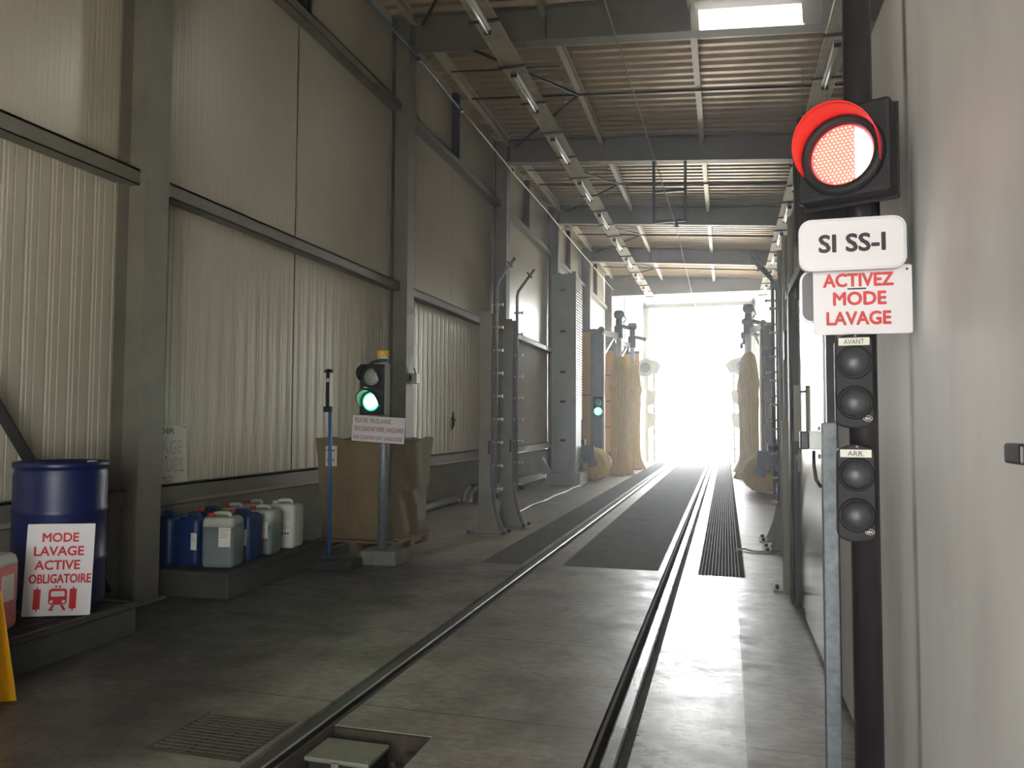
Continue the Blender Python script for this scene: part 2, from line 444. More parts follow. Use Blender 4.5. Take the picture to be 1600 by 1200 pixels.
def text(string, width, height, m, parent, loc, bold=0.0, ext=0.0012, name='lettering', yaw=0.0):
    """flat lettering facing -Y, centred on loc, scaled to width x cap height"""
    cu = bpy.data.curves.new(name, 'FONT'); cu.body = string; cu.size = 1.0; bw = bold * height * 1.9; cu.extrude = 0.0
    cu.resolution_u = 3
    t = bpy.data.objects.new(name, cu); COL.objects.link(t)
    dg = bpy.context.evaluated_depsgraph_get()
    me = bpy.data.meshes.new_from_object(t.evaluated_get(dg))
    bpy.data.objects.remove(t); bpy.data.curves.remove(cu)
    xs = [v.co.x for v in me.vertices]; ys = [v.co.y for v in me.vertices]
    x0, x1, y0, y1 = min(xs), max(xs), min(ys), max(ys)
    base = []
    for v in me.vertices:
        base.append(((v.co.x - (x0 + x1) / 2) * (width - 2 * bw) / (x1 - x0), (v.co.y - (y0 + y1) / 2) * (height - 2 * bw) / (y1 - y0)))
    polys = [tuple(p.vertices) for p in me.polygons]
    bpy.data.meshes.remove(me)
    mb = MB()
    for k in range(9 if bw else 1):
        dx, dz = (0, 0) if k == 8 or not bw else (bw * math.cos(k * PI / 4), bw * math.sin(k * PI / 4))
        mb.add([(x + dx, -ext - k * 2e-5, z + dz) for x, z in base], polys)
    me = bpy.data.meshes.new(name); me.from_pydata(mb.v, [], mb.f); me.materials.append(m)
    o = bpy.data.objects.new(name, me); COL.objects.link(o); o.parent = parent; o.location = loc; o.rotation_euler[2] = yaw
    return o
def ordinal(i): return ['first', 'second', 'third', 'fourth', 'fifth', 'sixth', 'seventh', 'eighth', 'ninth', 'tenth', 'eleventh', 'twelfth'][i]

# ================================================================ SETTING
YC = [-0.04, 5.56, 11.16, 16.76, 22.36, 27.96, 33.5]
XL, XR, Y0, Y1 = -5.1, 2.75, -2.2, 34.4
def roof_z(x): return 8.0 - 0.072 * (x + 4.6)
def beam_z(x): return 7.45 - 0.075 * (x + 4.6)

# floor with slots for rails, gratings and the pit
holes = [(-2.10, -1.93, -2.2, 36), (-0.63, -0.44, -2.2, 36),
         (-2.62, -2.15, 8.15, 33.0), (-1.72, -0.69, 8.22, 33.0), (-0.29, 0.18, 8.12, 33.0),
         (-2.66, -2.13, 3.11, 3.60), (-1.93, -1.40, 2.6, 3.62)]
xs = sorted({-7.0, 4.5} | {h[0] for h in holes} | {h[1] for h in holes})
ys = sorted({-2.2, 36.0} | {h[2] for h in holes} | {h[3] for h in holes})
fl = MB()
def hole(x, y): return any(a < x < b and c < y < d for a, b, c, d in holes)
for i in range(len(xs) - 1):
    for j in range(len(ys) - 1):
        cx, cy = (xs[i] + xs[i + 1]) / 2, (ys[j] + ys[j + 1]) / 2
        a, b, c, d = xs[i], xs[i + 1], ys[j], ys[j + 1]
        if hole(cx, cy): continue
        fl.add([(a, c, 0), (b, c, 0), (b, d, 0), (a, d, 0)], [(0, 1, 2, 3)])
        for (px, py, qx, qy, ex, ey) in ((a, c, a, d, -1, 0), (b, c, b, d, 1, 0), (a, c, b, c, 0, -1), (a, d, b, d, 0, 1)):
            if hole((px + qx) / 2 + ex * 1e-3, (py + qy) / 2 + ey * 1e-3):
                fl.add([(px, py, 0), (qx, qy, 0), (qx, qy, -0.3), (px, py, -0.3)], [(0, 1, 2, 3)])
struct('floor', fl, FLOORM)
struct('floor_pit', MB().box(-7, 4.5, -2.2, 36, -0.4, -0.3), PITM)
ext = MB().box(-60, 60, 36.0, 120, -0.3, -0.02); ext.box(-60, 60, -60, -2.2, -0.3, -0.02)
struct('ground_outside', ext, mat('outside_concrete', (190, 188, 182), 0.9, 0, 0.1, 0.5))

# left wall: cladding with vertical ribs, two sheets per bay, three storeys between girts
def clad_strip(mb, y0, y1, z0, z1, x, d, pitch, sgn=1):
    pts = []
    y = y0
    n = max(1, round((y1 - y0) / pitch)); p = (y1 - y0) / n
    for i in range(n):
        a = y0 + i * p
        pts += [(a, 0), (a + 0.40 * p, 0), (a + 0.44 * p, -d * 0.7), (a + 0.50 * p, -d * 0.7), (a + 0.54 * p, 0),
                (a + 0.66 * p, 0), (a + 0.69 * p, d * 0.5), (a + 0.90 * p, d * 0.5), (a + 0.93 * p, 0), (a + 0.955 * p, -d), (a + 0.985 * p, -d)]
    pts.append((y1, 0))
    k = len(pts)
    vs = [(x + sgn * q, yy, z0) for yy, q in pts] + [(x + sgn * q, yy, z1) for yy, q in pts]
    mb.add(vs, [(i, i + 1, i + 1 + k, i + k) for i in range(k - 1)])
wl = MB()
for b in range(len(YC)):
    ya = (YC[b - 1] if b else Y0)
    yb = YC[b]
    mid = (ya + yb) / 2
    for (p, q) in ((ya, mid - 0.013), (mid + 0.013, yb)):
        clad_strip(wl, p, q, 0.95, 3.70, XL, 0.008, 0.21)
        clad_strip(wl, p, q, 3.70, 8.12, XL, 0.0025, 0.105)
wl.box(XL - 0.12, XL - 0.03, Y0, Y1, 0.0, 8.3)
struct('wall_left', wl, CLAD)
sj = MB()
for b in range(len(YC)):
    mid = ((YC[b - 1] if b else Y0) + YC[b]) / 2
    sj.box(XL - 0.02, XL - 0.009, mid - 0.02, mid + 0.02, 0.95, 8.1)
struct('trim_6', sj, DARKST)
pl = MB().box(XL - 0.03, XL + 0.03, Y0, Y1, 0, 0.74)
struct('baseboard_left', pl, PLINTH, 0.01)
wr = MB()
for b in range(len(YC)):
    clad_strip(wr, (YC[b - 1] if b else Y0), YC[b], 0.0, 7.6, XR, 0.014, 0.21, -1)
wr.box(XR + 0.03, XR + 0.12, Y0, Y1, 0, 8.0)
struct('wall_right', wr, CLAD)

# roof: trapezoidal sheet, ribs run across the hall, with one rooflight opening before the second beam
rf = MB()
pit = 0.26
n = int((Y1 + 0.2 - Y0) / pit)
SKYL = (10.72, 11.06, -0.35, 1.05)
def rseg(ya, yb, ha, hb, xa, xb):
    rf.add([(xa, ya, roof_z(xa) + ha), (xb, ya, roof_z(xb) + ha), (xb, yb, roof_z(xb) + hb), (xa, yb, roof_z(xa) + hb)], [(0, 1, 2, 3)])
cuts = []
for i in range(n + 1):
    a = Y0 + i * pit
    cuts += [(a, 0.0), (a + 0.10, 0.0), (a + 0.14, 0.06), (a + 0.22, 0.06)]
for (ya, ha), (yb, hb) in zip(cuts, cuts[1:]):
    if yb > SKYL[0] and ya < SKYL[1]:
        rseg(ya, yb, ha, hb, XL - 0.1, SKYL[2]); rseg(ya, yb, ha, hb, SKYL[3], XR + 0.1)
    else: rseg(ya, yb, ha, hb, XL - 0.1, XR + 0.1)
struct('ceiling', rf, ROOF)

for k, y in enumerate(YC):
    # column: H section against the left wall
    c = MB(); zt = roof_z(-4.9) - 0.02
    c.box(-4.77, -4.75, y - 0.14, y + 0.14, 0, zt); c.box(-5.06, -5.04, y - 0.14, y + 0.14, 0, zt)
    c.box(-5.04, -4.77, y - 0.008, y + 0.008, 0, zt)
    c.box(-5.07, -4.70, y - 0.18, y + 0.18, 0, 0.02)
    for zz in (3.72, 6.58): c.bar((-4.98, y - 0.14, zz - 0.09), (-4.98, y + 0.14, zz - 0.09), 0.12, 0.012)
    struct('column', c, STEEL)
    c = MB(); zt = roof_z(2.55) - 0.02
    for x in (2.42, 2.68): c.box(x, x + 0.02, y - 0.14, y + 0.14, 0, zt)
    c.box(2.44, 2.68, y - 0.008, y + 0.008, 0, zt)
    struct('column', c, STEEL)
    # roof beam
    if k == 6: continue
    bm_ = MB(); xa, xb = -4.75, 2.42
    for (h0, h1, w) in ((0.0, 0.02, 0.11), (0.02, 'top', 0.008), ('top', 'top2', 0.11)):
        def hz(x, h):
            t = roof_z(x) - 0.03 - beam_z(x)
            return beam_z(x) + (t if h == 'top' else (t + 0.02 if h == 'top2' else h))
        vs = []
        for x in (xa, xb):
            for yy in (y - w, y + w):
                for h in (h0, h1): vs.append((x, yy, hz(x, h)))
        bm_.add(vs, [(0, 1, 3, 2), (4, 6, 7, 5), (0, 2, 6, 4), (1, 5, 7, 3), (0, 4, 5, 1), (2, 3, 7, 6)])
    # end plate and stiffeners
    for x in (-4.72, -2.58, -0.43, 1.72):
        bm_.box(x - 0.006, x + 0.006, y - 0.1, y + 0.1, beam_z(x) + 0.02, roof_z(x) - 0.04)
    struct('roof_beam', bm_, BEAMST)
# end lintel, level
lt = MB(); lt.box(-4.75, 2.42, 33.4, 33.6, 7.06, 7.09); lt.box(-4.75, 2.42, 33.49, 33.51, 7.09, 8.0); lt.box(-4.75, 2.42, 33.4, 33.6, 7.6, 7.62)
struct('end_beam', lt, BEAMST)

# purlins between beams, girts between columns, tie rods and braces per bay
for b in range(len(YC)):
    ya = (YC[b - 1] if b else Y0)
    yb = YC[b]
    for x in (-4.72, -2.58, -0.43, 1.72):
        z = roof_z(x) - 0.005
        p = MB(); p.box(x - 0.05, x + 0.05, ya + 0.02, yb - 0.02, z - 0.172, z - 0.16); p.box(x - 0.006, x + 0.006, ya + 0.02, yb - 0.02, z - 0.16, z)
        p.box(x - 0.05, x + 0.05, ya + 0.02, yb - 0.02, z - 0.012, z)
        struct('purlin', p, PURLIN)
    for (z0, z1, dx) in ((3.60, 3.74, 0.16), (6.48, 6.62, 0.16), (0.80, 0.95, 0.11)):
        g = MB(); x = XL + 0.012
        g.box(x, x + dx, ya + 0.012, yb - 0.012, z1 - 0.02, z1); g.box(x + dx - 0.012, x + dx, ya + 0.012, yb - 0.012, z0, z1)
        if dx > 0.12: g.box(x, x + dx, ya + 0.012, yb - 0.012, z0, z0 + 0.008)
        struct('wall_girt', g, STEEL)
    mid = (ya + yb) / 2
    s = MB().box(XL + 0.012, XL + 0.13, mid - 0.07, mid - 0.05, 6.62, 7.95); s.box(XL + 0.012, XL + 0.13, mid + 0.05, mid + 0.07, 6.62, 7.95); s.box(XL + 0.06, XL + 0.07, mid - 0.05, mid + 0.05, 6.62, 7.95)
    struct('sag_post', s, DARKST)
    if b:
        tz = lambda x: roof_z(x) - 0.19
        t = MB().cyl((-4.7, mid, tz(-4.7)), (2.5, mid, tz(2.5)), 0.022, 8)
        struct('tie_rod', t, DARKST)
        t = MB().cyl((-2.6, mid, tz(-2.6)), (-4.55, ya + 0.1, tz(-4.5)), 0.025, 8)
        t.cyl((-2.6, mid, tz(-2.6)), (-4.55, yb - 0.1, tz(-4.5)), 0.025, 8)
        struct('wind_brace', t, DARKST)
        t = MB().cyl((-4.7, mid - 1.2, tz(-4.7)), (-2.7, mid - 1.2, tz(-2.7)), 0.014, 6)
        struct('tie_rod', t, DARKST)
# diagonal brace of the near bay
struct('wall_brace', MB().bar((-4.98, -0.03, 8.1 - 0.25), (-4.98, 5.36, 0.12), 0.02, 0.11, (1, 0, 0)), DARKST)

# far end: translucent side lights and top light around the open door, portal frame
ew = MB(); ew.box(-5.06, -3.5, 34.38, 34.40, 0.0, 7.75); ew.box(1.26, 2.74, 34.38, 34.40, 0, 7.75); ew.box(-3.5, 1.26, 34.38, 34.40, 6.78, 7.75)
struct('window_1', ew, POLY)
fr = MB(); fr.box(-3.50, -3.37, 34.36, 34.6, 0, 6.9); fr.box(1.13, 1.26, 34.36, 34.6, 0, 6.9); fr.box(-3.50, 1.26, 34.36, 34.6, 6.60, 6.78)
fr.box(-3.37, -3.24, 34.42, 34.5, 0, 6.6); fr.box(1.0, 1.13, 34.42, 34.5, 0, 6.6)
struct('door_1', fr, WHITEM)
tr = MB(); tr.box(-4.35, -4.30, 34.30, 34.37, 0, 7.7); tr.box(-5.0, -3.5, 34.30, 34.37, 3.6, 3.66); tr.box(2.0, 2.05, 34.30, 34.37, 0, 7.7)
struct('trim_1', tr, WHITEM)
# entrance wall behind the camera with its opening
fw_ = MB(); fw_.box(-5.2, -2.2, -2.3, -2.2, 0, 8.4); fw_.box(0.6, 2.87, -2.3, -2.2, 0, 8.4); fw_.box(-2.2, 0.6, -2.3, -2.2, 3.0, 8.4)
struct('wall_front', fw_, CLAD)

# right side: cast concrete wall and the stainless clad plant room
cw = MB().box(0.62, 0.82, -2.2, 4.78, 0, 3.23)
struct('wall_concrete', cw, CONC, 0.012)
jb = MB(); jb.box(0.585, 0.61, 4.755, 4.79, 0.02, 2.62); jb.box(0.56, 0.585, 4.755, 4.79, 0.02, 2.62)
struct('trim_2', jb, BLACKM)
jb = MB().box(0.58, 0.72, 4.80, 5.10, 0, 2.62)
struct('trim_3', jb, BROWNST, 0.004)
bd_ = MB()
for (a_, b_) in ((16.92, 19.55), (19.56, 22.18)): bd_.box(XL + 0.012, XL + 0.03, a_, b_, 0.955, 3.59)
struct('trim_7', bd_, mat('matte_brown_sheet', (132, 118, 82), 0.75, 0, 0.08, 2.0))  # flat matte brown sheets laid over the lower cladding
st = MB(); st.box(0.72, 0.80, 4.8, 7.2, 0, 2.6)
struct('wall_plant_room', st, BROWNST)

d2 = MB(); d2.box(0.585, 0.60, 5.11, 6.92, 0.03, 2.56)
door = d2.build('door_2', STAINLESS); door['kind'] = 'structure'
h = MB().bar((0.545, 6.42, 1.40), (0.545, 6.42, 1.84), 0.03, 0.05); h.bar((0.545, 6.42, 1.45), (0.585, 6.42, 1.45), 0.02, 0.02); h.bar((0.545, 6.42, 1.79), (0.585, 6.42, 1.79), 0.02, 0.02)
h.build('handle', STEEL, door, 0.004)
h = MB().box(0.575, 0.585, 6.84, 6.90, 1.14, 1.32); h.build('lock_plate', STEEL, door); 
h = MB(); h.cyl((0.575, 6.87, 1.19), (0.57, 6.87, 1.19), 0.016, 10); h.box(0.56, 0.575, 6.855, 6.885, 1.24, 1.28); h.build('lock', BLACKM, door)
jb = MB(); jb.box(0.545, 0.70, 6.94, 7.02, 0, 2.74); jb.box(0.53, 0.60, 7.03, 7.2, 0, 2.74)
struct('trim_4', jb, DARKST, 0.004)
rl = MB().box(0.53, 0.56, 4.8, 7.4, 2.66, 2.74)
for i in range(6): rl.box(0.56, 0.60, 5.0 + i * 0.42, 5.06 + i * 0.42, 2.56, 2.74)
struct('trim_5', rl, DARKST, 0.003)

# ================================================================ TRACK
def make_rail(name, x, inner, label):
    t = thing(name, label, 'rail', (x, 0, 0))
    hd = MB().prism([(-0.036, -0.03), (-0.036, 0.006), (-0.026, 0.012), (0.026, 0.012), (0.036, 0.006), (0.036, -0.03)], -2.2, 36)
    hd.build('rail_head', RAILM if x > -1 else RAILDULL, t)
    wb = MB(); wb.box(-0.009, 0.009, -2.2, 36, -0.14, -0.03); wb.box(-0.07, 0.07, -2.2, 36, -0.16, -0.14)
    wb.build('rail_web', RAILSIDE, t)
    lo, hi = (0.0, 0.03) if inner > 0 else (-0.03, 0.0)
    fl2 = MB()
    a = x_out = -inner * 0.036
    b = -inner * (0.078 if abs(x) > 1 else 0.085)
    fl2.box(min(a, b), max(a, b), -2.2, 36, -0.3, -0.022); fl2.build('groove_filler', RUBBLE, t)
    k = MB(); e = inner * (0.090 if abs(x) < 1 else 0.090)
    k.box(min(e, e - inner * 0.018), max(e, e - inner * 0.018), -2.2, 36, -0.3, 0.004); k.build('groove_edge', RAILSIDE, t)
    return t
make_rail('rail', -2.022, 1, 'left steel rail set in the concrete floor beside the grating')
make_rail('rail', -0.525, -1, 'right steel rail set in the concrete floor nearest the stainless door')

def grating(x0, x1, y0, y1, along, pitch, label, w=0.006, zt=-0.004):
    t = thing('floor_grating', label, 'grating', ((x0 + x1) / 2, y0, 0))
    X, Y = (x1 - x0), (y1 - y0)
    f = MB()
    for (a, b, c, d) in ((-X / 2, -X / 2 + 0.012, 0, Y), (X / 2 - 0.012, X / 2, 0, Y), (-X / 2, X / 2, 0, 0.012), (-X / 2, X / 2, Y - 0.012, Y)):
        f.box(a + 0.001 * (a < 0), b - 0.001 * (b > 0), c, d, -0.06, zt + 0.003)
    yy = 3.0
    while yy < Y - 1: f.box(-X / 2, X / 2, yy - 0.01, yy + 0.01, -0.06, zt + 0.002); yy += 3.0
    f.build('frame', GRATE, t)
    g = MB()
    if along == 'x':
        for i in range(1, int(Y / pitch)): g.box(-X / 2 + 0.012, X / 2 - 0.012, i * pitch - w / 2, i * pitch + w / 2, -0.035, zt)
        for i in range(1, int(X / 0.1) + 1): g.box(-X / 2 + i * 0.1 - 0.003, -X / 2 + i * 0.1 + 0.003, 0, Y, -0.025, zt - 0.003)
    else:
        for i in range(1, int(X / pitch)): g.box(-X / 2 + i * pitch - w / 2, -X / 2 + i * pitch + w / 2, 0, Y, -0.035, zt)
        for i in range(1, int(Y / 0.1)): g.box(-X / 2, X / 2, i * 0.1 - 0.003, i * 0.1 + 0.003, -0.025, zt - 0.003)
    g.build('bars', GRATE, t)
    return t
grating(-2.62, -2.15, 8.15, 33.0, 'x', 0.034, 'long dark floor grating strip left of the left rail', 0.012)
grating(-1.72, -0.69, 8.22, 33.0, 'x', 0.034, 'wide dark floor grating between the two rails', 0.012)
grating(-0.29, 0.18, 8.12, 33.0, 'y', 0.034, 'long dark floor grating strip right of the right rail', 0.012)
grating(-2.66, -2.13, 3.11, 3.60, 'x', 0.035, 'small square floor grating in the foreground left of the left rail', 0.011)

# pit with a metal junction box beside the left rail
t = thing('junction_box', 'metal lidded box in the broken floor pit beside the left rail', 'box', (-1.745, 3.40, -0.16))
MB().box(-0.15, 0.15, -0.10, 0.10, -0.035, 0.12).build('body', DARKST, t, 0.006)
lid = MB().box(-0.165, 0.165, -0.115, 0.115, 0.12, 0.142).build('lid', mat('lid_steel', (138, 138, 122), 0.45, 0.3, 0.15, 8.0), t, 0.006)
for x, y in ((-0.14, -0.09), (0.14, -0.09), (0.14, 0.09), (-0.14, 0.09)): MB().cyl((x, y, 0.142), (x, y, 0.148), 0.008, 8).build('bolt_head', STEEL, lid)
MB().box(-0.02, 0.02, -0.125, -0.112, 0.05, 0.13).build('latch', STEEL, t, 0.003)
MB().tube([(-0.14, 0.08, 0.08), (-0.15, 0.10, 0.10), (-0.158, 0.12, 0.09)], 0.012, 8).build('conduit', RAILSIDE, t)
rb = MB()
for i in range(90):
    x, y = random.uniform(-1.53, -1.44), random.uniform(3.33, 3.55)
    r = random.uniform(0.008, 0.034); z = -0.3 + random.uniform(0.08, 0.24) * (0.6 + 0.4 * random.random())
    vs = []
    for k in range(8):
        sx, sy, sz = (1 if k & 1 else -1), (1 if k & 2 else -1), (1 if k & 4 else -1)
        vs.append((x + sx * r * random.uniform(0.5, 1), y + sy * r * random.uniform(0.5, 1), z + sz * r * random.uniform(0.4, 0.9)))
    rb.add(vs, [(0, 2, 3, 1), (4, 5, 7, 6), (0, 1, 5, 4), (2, 6, 7, 3), (0, 4, 6, 2), (1, 3, 7, 5)])
rb.box(-1.92, -1.41, 2.61, 3.61, -0.3, -0.20)
for (a_, b_, c_, d_) in ((-1.925, -1.92, 2.6, 3.61), (-1.405, -1.40, 2.6, 3.61), (-1.92, -1.41, 3.60, 3.615)): rb.box(a_, b_, c_, d_, -0.3, -0.004)
for i in range(60):
    x, y, r = random.uniform(-1.9, -1.42), random.choice((random.uniform(3.575, 3.6), random.uniform(2.7, 3.15))), random.uniform(0.01, 0.03)
    if y > 3.5: r *= 0.4
    rb.lathe([(0.0, -r), (r, -r * 0.3), (r * 0.8, r * 0.5), (0.0, r * 0.8)], 6, (x, y, -0.18))
o = rb.build('rubble', mat('rubble_stone', (62, 55, 45), 0.95, 0, 0.45, 14)); tag(o, 'crumbled concrete rubble in the floor pit beside the metal box', 'rubble'); o['kind'] = 'stuff'
o = MB().tube([(-1.53, 3.14, -0.17), (-1.52, 3.18, -0.08), (-1.50, 3.24, -0.06), (-1.47, 3.2, -0.08), (-1.47, 3.12, -0.15)], 0.032, 10).build('cable_sleeve', BLACKP)
tag(o, 'black cable sleeve looping out of the floor pit', 'cable')

# ================================================================ CEILING SERVICES
def cable_tray(x, z, y0, y1, label):
    t = thing('cable_tray', label, 'cable tray', (x, y0, z))
    L_ = y1 - y0; W = 0.155
    m_ = MB()
    for i in range(9): m_.box(-W + i * W / 4 - 0.005, -W + i * W / 4 + 0.005, 0, L_, 0, 0.006)
    for s in (-1, 1):
        for zz in (0.025, 0.05): m_.box(s * W - 0.004, s * W + 0.004, 0, L_, zz, zz + 0.008)
    yy = 0.0
    while yy < L_:
        m_.box(-W, W, yy, yy + 0.022, 0.006, 0.012); yy += 0.05
    m_.build('mesh_tray', TRAYM, t)
    y = (10.95 - y0) % 2.72
    while y < L_:
        for dy in (-0.12, 1.25):
            if 0 < y + dy < L_:
                MB().box(-0.21, 0.21, y + dy - 0.02, y + dy + 0.02, -0.03, -0.002).build('cross_bracket', DARKST, t)
        if y < L_:
            hg = MB()
            for s in (-1, 1): hg.cyl((s * 0.2, y, -0.01), (s * 0.2, y, roof_z(x + s * 0.2) - z), 0.004, 6)
            hg.build('hanger_wire', STEEL, t)
        y += 2.72
    return t
cable_tray(-3.03, 6.85, -2.1, 33.0, 'long mesh cable tray hung under the roof along the left side')
cable_tray(1.50, 6.74, -2.1, 33.0, 'long mesh cable tray hung under the roof along the right side')
def make_lamp():
    t = thing('fluorescent_lamp', 'x', 'lamp')
    MB().prism([(-0.05, 0.0), (-0.05, -0.03), (-0.03, -0.045), (0.03, -0.045), (0.05, -0.03), (0.05, 0.0)], 0, 1.42).build('housing', WHITEM, t)
    MB().cyl((0, 0.03, -0.065), (0, 1.39, -0.065), 0.022, 10).build('tube', TUBE, t)
    for y in (0.0, 1.39): MB().box(-0.045, 0.045, y, y + 0.03, -0.09, -0.0).build('end_cap', DARKST, t)
    return t
lamp0 = None
for side, x, z, ks in (('left', -3.03, 6.818, list(range(-1, 8))), ('right', 1.50, 6.708, list(range(0, 8)))):
    for i, k in enumerate(ks):
        if lamp0 is None: lamp0 = make_lamp(); o = lamp0
        else: o = copy_tree(lamp0)
        o.location = (x, 10.95 + 2.72 * k, z)
        o['label'] = 'unlit tube lamp, %s from the camera end under the %s cable tray' % (ordinal(i), side)
        o['group'] = 'tube lamps under the cable trays'

t = thing('overhead_wire', 'thin overhead contact wire running above the track to the far door', 'wire', (0, 0, 0))
MB().tube([(-1.27, -2.1, 5.78), (-1.14, 7, 5.76), (-0.99, 16.62, 5.74), (-1.03, 25, 5.78), (-1.05, 35.9, 5.8)], 0.009, 6).build('wire', STEEL, t)
t = thing('hanging_frame', 'dark steel ladder shaped frame hanging from a roof beam above the track', 'frame', (-1.125, 16.76, 5.86))
f = MB()
for s in (-1, 1): f.box(s * 0.335 - 0.03, s * 0.335 + 0.03, -0.03, 0.03, 0, beam_z(-1.125 + s * 0.335) - 5.86)
f.build('uprights', DARKST, t)
for zz in (0.0, 0.66): MB().box(-0.365, 0.365, -0.03, 0.03, zz, zz + 0.06).build('rung', DARKST, t)
i_ = MB().cyl((0.14, 0, 0.0), (0.14, 0, -0.06), 0.02, 10); i_.lathe([(0.02, -0.05), (0.05, -0.06), (0.02, -0.075), (0.05, -0.085), (0.02, -0.10)], 14, (0.14, 0, 0)); i_.box(0.08, 0.20, -0.02, 0.02, -0.11, -0.095)
i_.build('insulator', BLACKP, t)

t = thing('air_hose', 'thin blue and pale hose strung along the tops of the left columns', 'hose', (-4.66, 0, 7.33))
def sag(y0, y1, n, z0=0.0, dz=-0.05):
    return [(0.0, y0 + (y1 - y0) * i / n, z0 + dz * 4 * (i / n) * (1 - i / n)) for i in range(n + 1)]
MB().tube(sag(-2.1, 5.56, 8) + sag(5.56, 11.16, 8)[1:] + [(0, 13.2, -0.04)], 0.02, 8).build('blue_hose', BLUECABLE, t)
MB().tube([(0, 13.2, -0.04)] + [(0, y, -0.04 + 0.02 * math.sin(y)) for y in (14, 15, 16.76, 18, 20, 22.36, 25, 27.96, 31, 33.3)], 0.016, 8).build('pale_pipe', TRAYM, t)
b = MB()
for y in (11.16, 13.2, 16.76, 22.36, 27.96): b.cyl((0, y - 0.06, -0.035), (0, y + 0.06, -0.035), 0.035, 10)
b.build('couplings', DARKST, t)

# ================================================================ LEFT SIDE, NEAR
t = thing('bund_tray', 'dark spill tray with grated top under the blue drum', 'spill tray', (-4.56, 3.92, 0))
b = MB().box(-0.44, 0.44, -1.15, 0.80, 0, 0.20)
b.build('basin', BUND, t, 0.012)
r_ = MB()
for (a, c, d, e) in ((-0.45, -0.41, -1.16, 0.81), (0.41, 0.45, -1.16, 0.81), (-0.45, 0.45, -1.16, -1.12), (-0.45, 0.45, 0.77, 0.81)): r_.box(a, c, d, e, 0.195, 0.235)
r_.build('rim', BUND, t, 0.006)
g = MB()
for i in range(48): g.box(-0.41, 0.41, -1.11 + i * 0.04, -1.10 + i * 0.04, 0.20, 0.228)
for i in range(8): g.box(-0.40 + i * 0.11, -0.394 + i * 0.11, -1.12, 0.77, 0.20, 0.226)
g.build('grate', DARKST, t)

t = thing('drum', 'large blue plastic drum standing in the near spill tray', 'drum', (-4.59, 4.49, 0.235))
prof = [(0.0, 0.0), (0.27, 0.0), (0.292, 0.02), (0.297, 0.06), (0.297, 0.30), (0.303, 0.315), (0.303, 0.345), (0.297, 0.36), (0.297, 0.64), (0.303, 0.655), (0.303, 0.685), (0.297, 0.70),
        (0.297, 0.92), (0.29, 0.95), (0.288, 0.965), (0.30, 0.972), (0.304, 0.985), (0.304, 1.005), (0.297, 1.015), (0.285, 1.012), (0.275, 0.99), (0.0, 0.99)]
MB().lathe(prof, 56).build('body', BLUEP, t)
MB().cyl((-0.06, -0.13, 0.99), (-0.06, -0.13, 1.012), 0.035, 20).build('bung', BUND, t)
MB().cyl((0.10, 0.17, 0.99), (0.10, 0.17, 1.012), 0.032, 20).build('bung', PAPER, t)['label'] = 'pale bung'

t = thing('notice_board', 'white MODE LAVAGE ACTIVE OBLIGATOIRE sign leaning on the blue drum', 'sign', (-4.32, 4.215, 0.237), math.radians(24))
t.rotation_euler[0] = math.radians(-5)
MB().prism(roundrect(0.425, 0.605, 0.006, 2, 0, 0.3025), 0.0, 0.006).build('panel', SIGNW, t)
for s, w, hh, zz, dx in (('MODE', 0.23, 0.062, 0.515, 0.0), ('LAVAGE', 0.315, 0.064, 0.425, -0.005), ('ACTIVE', 0.285, 0.064, 0.333, -0.01), ('OBLIGATOIRE', 0.39, 0.062, 0.243, 0.012)):
    text(s, w, hh, INKRED, t, (dx, -0.0005, zz), 0.018)
pg = MB(); Yp0, Yp1 = -0.0018, -0.0004
pg.prism(roundrect(0.115, 0.105, 0.02, 4, 0.005, 0.125), Yp0, Yp1)
pg.prism([(-0.05, 0.035), (-0.035, 0.035), (-0.01, 0.07), (-0.03, 0.07)], Yp0, Yp1); pg.prism([(0.06, 0.035), (0.045, 0.035), (0.02, 0.07), (0.04, 0.07)], Yp0, Yp1)
pg.box(-0.04, -0.02, Yp0, Yp1, 0.035, 0.045)
for x in (-0.125, 0.10): 
    pg.box(x - 0.022, x + 0.022, Yp0, Yp1, 0.045, 0.175); pg.box(x - 0.004, x + 0.004, Yp0, Yp1, 0.03, 0.19)
for x in (-0.008, 0.014): pg.cyl((x, Yp0, 0.19), (x, Yp1, 0.19), 0.007, 10)
pg.build('train_pictogram', INKRED, t)
pw = MB(); pw.prism(roundrect(0.085, 0.035, 0.008, 3, 0.005, 0.143), -0.0026, -0.0018)
for x in (-0.033, 0.043): pw.cyl((x, -0.0026, 0.092), (x, -0.0018, 0.092), 0.011, 12)
pw.build('pictogram_windows', SIGNW, t)

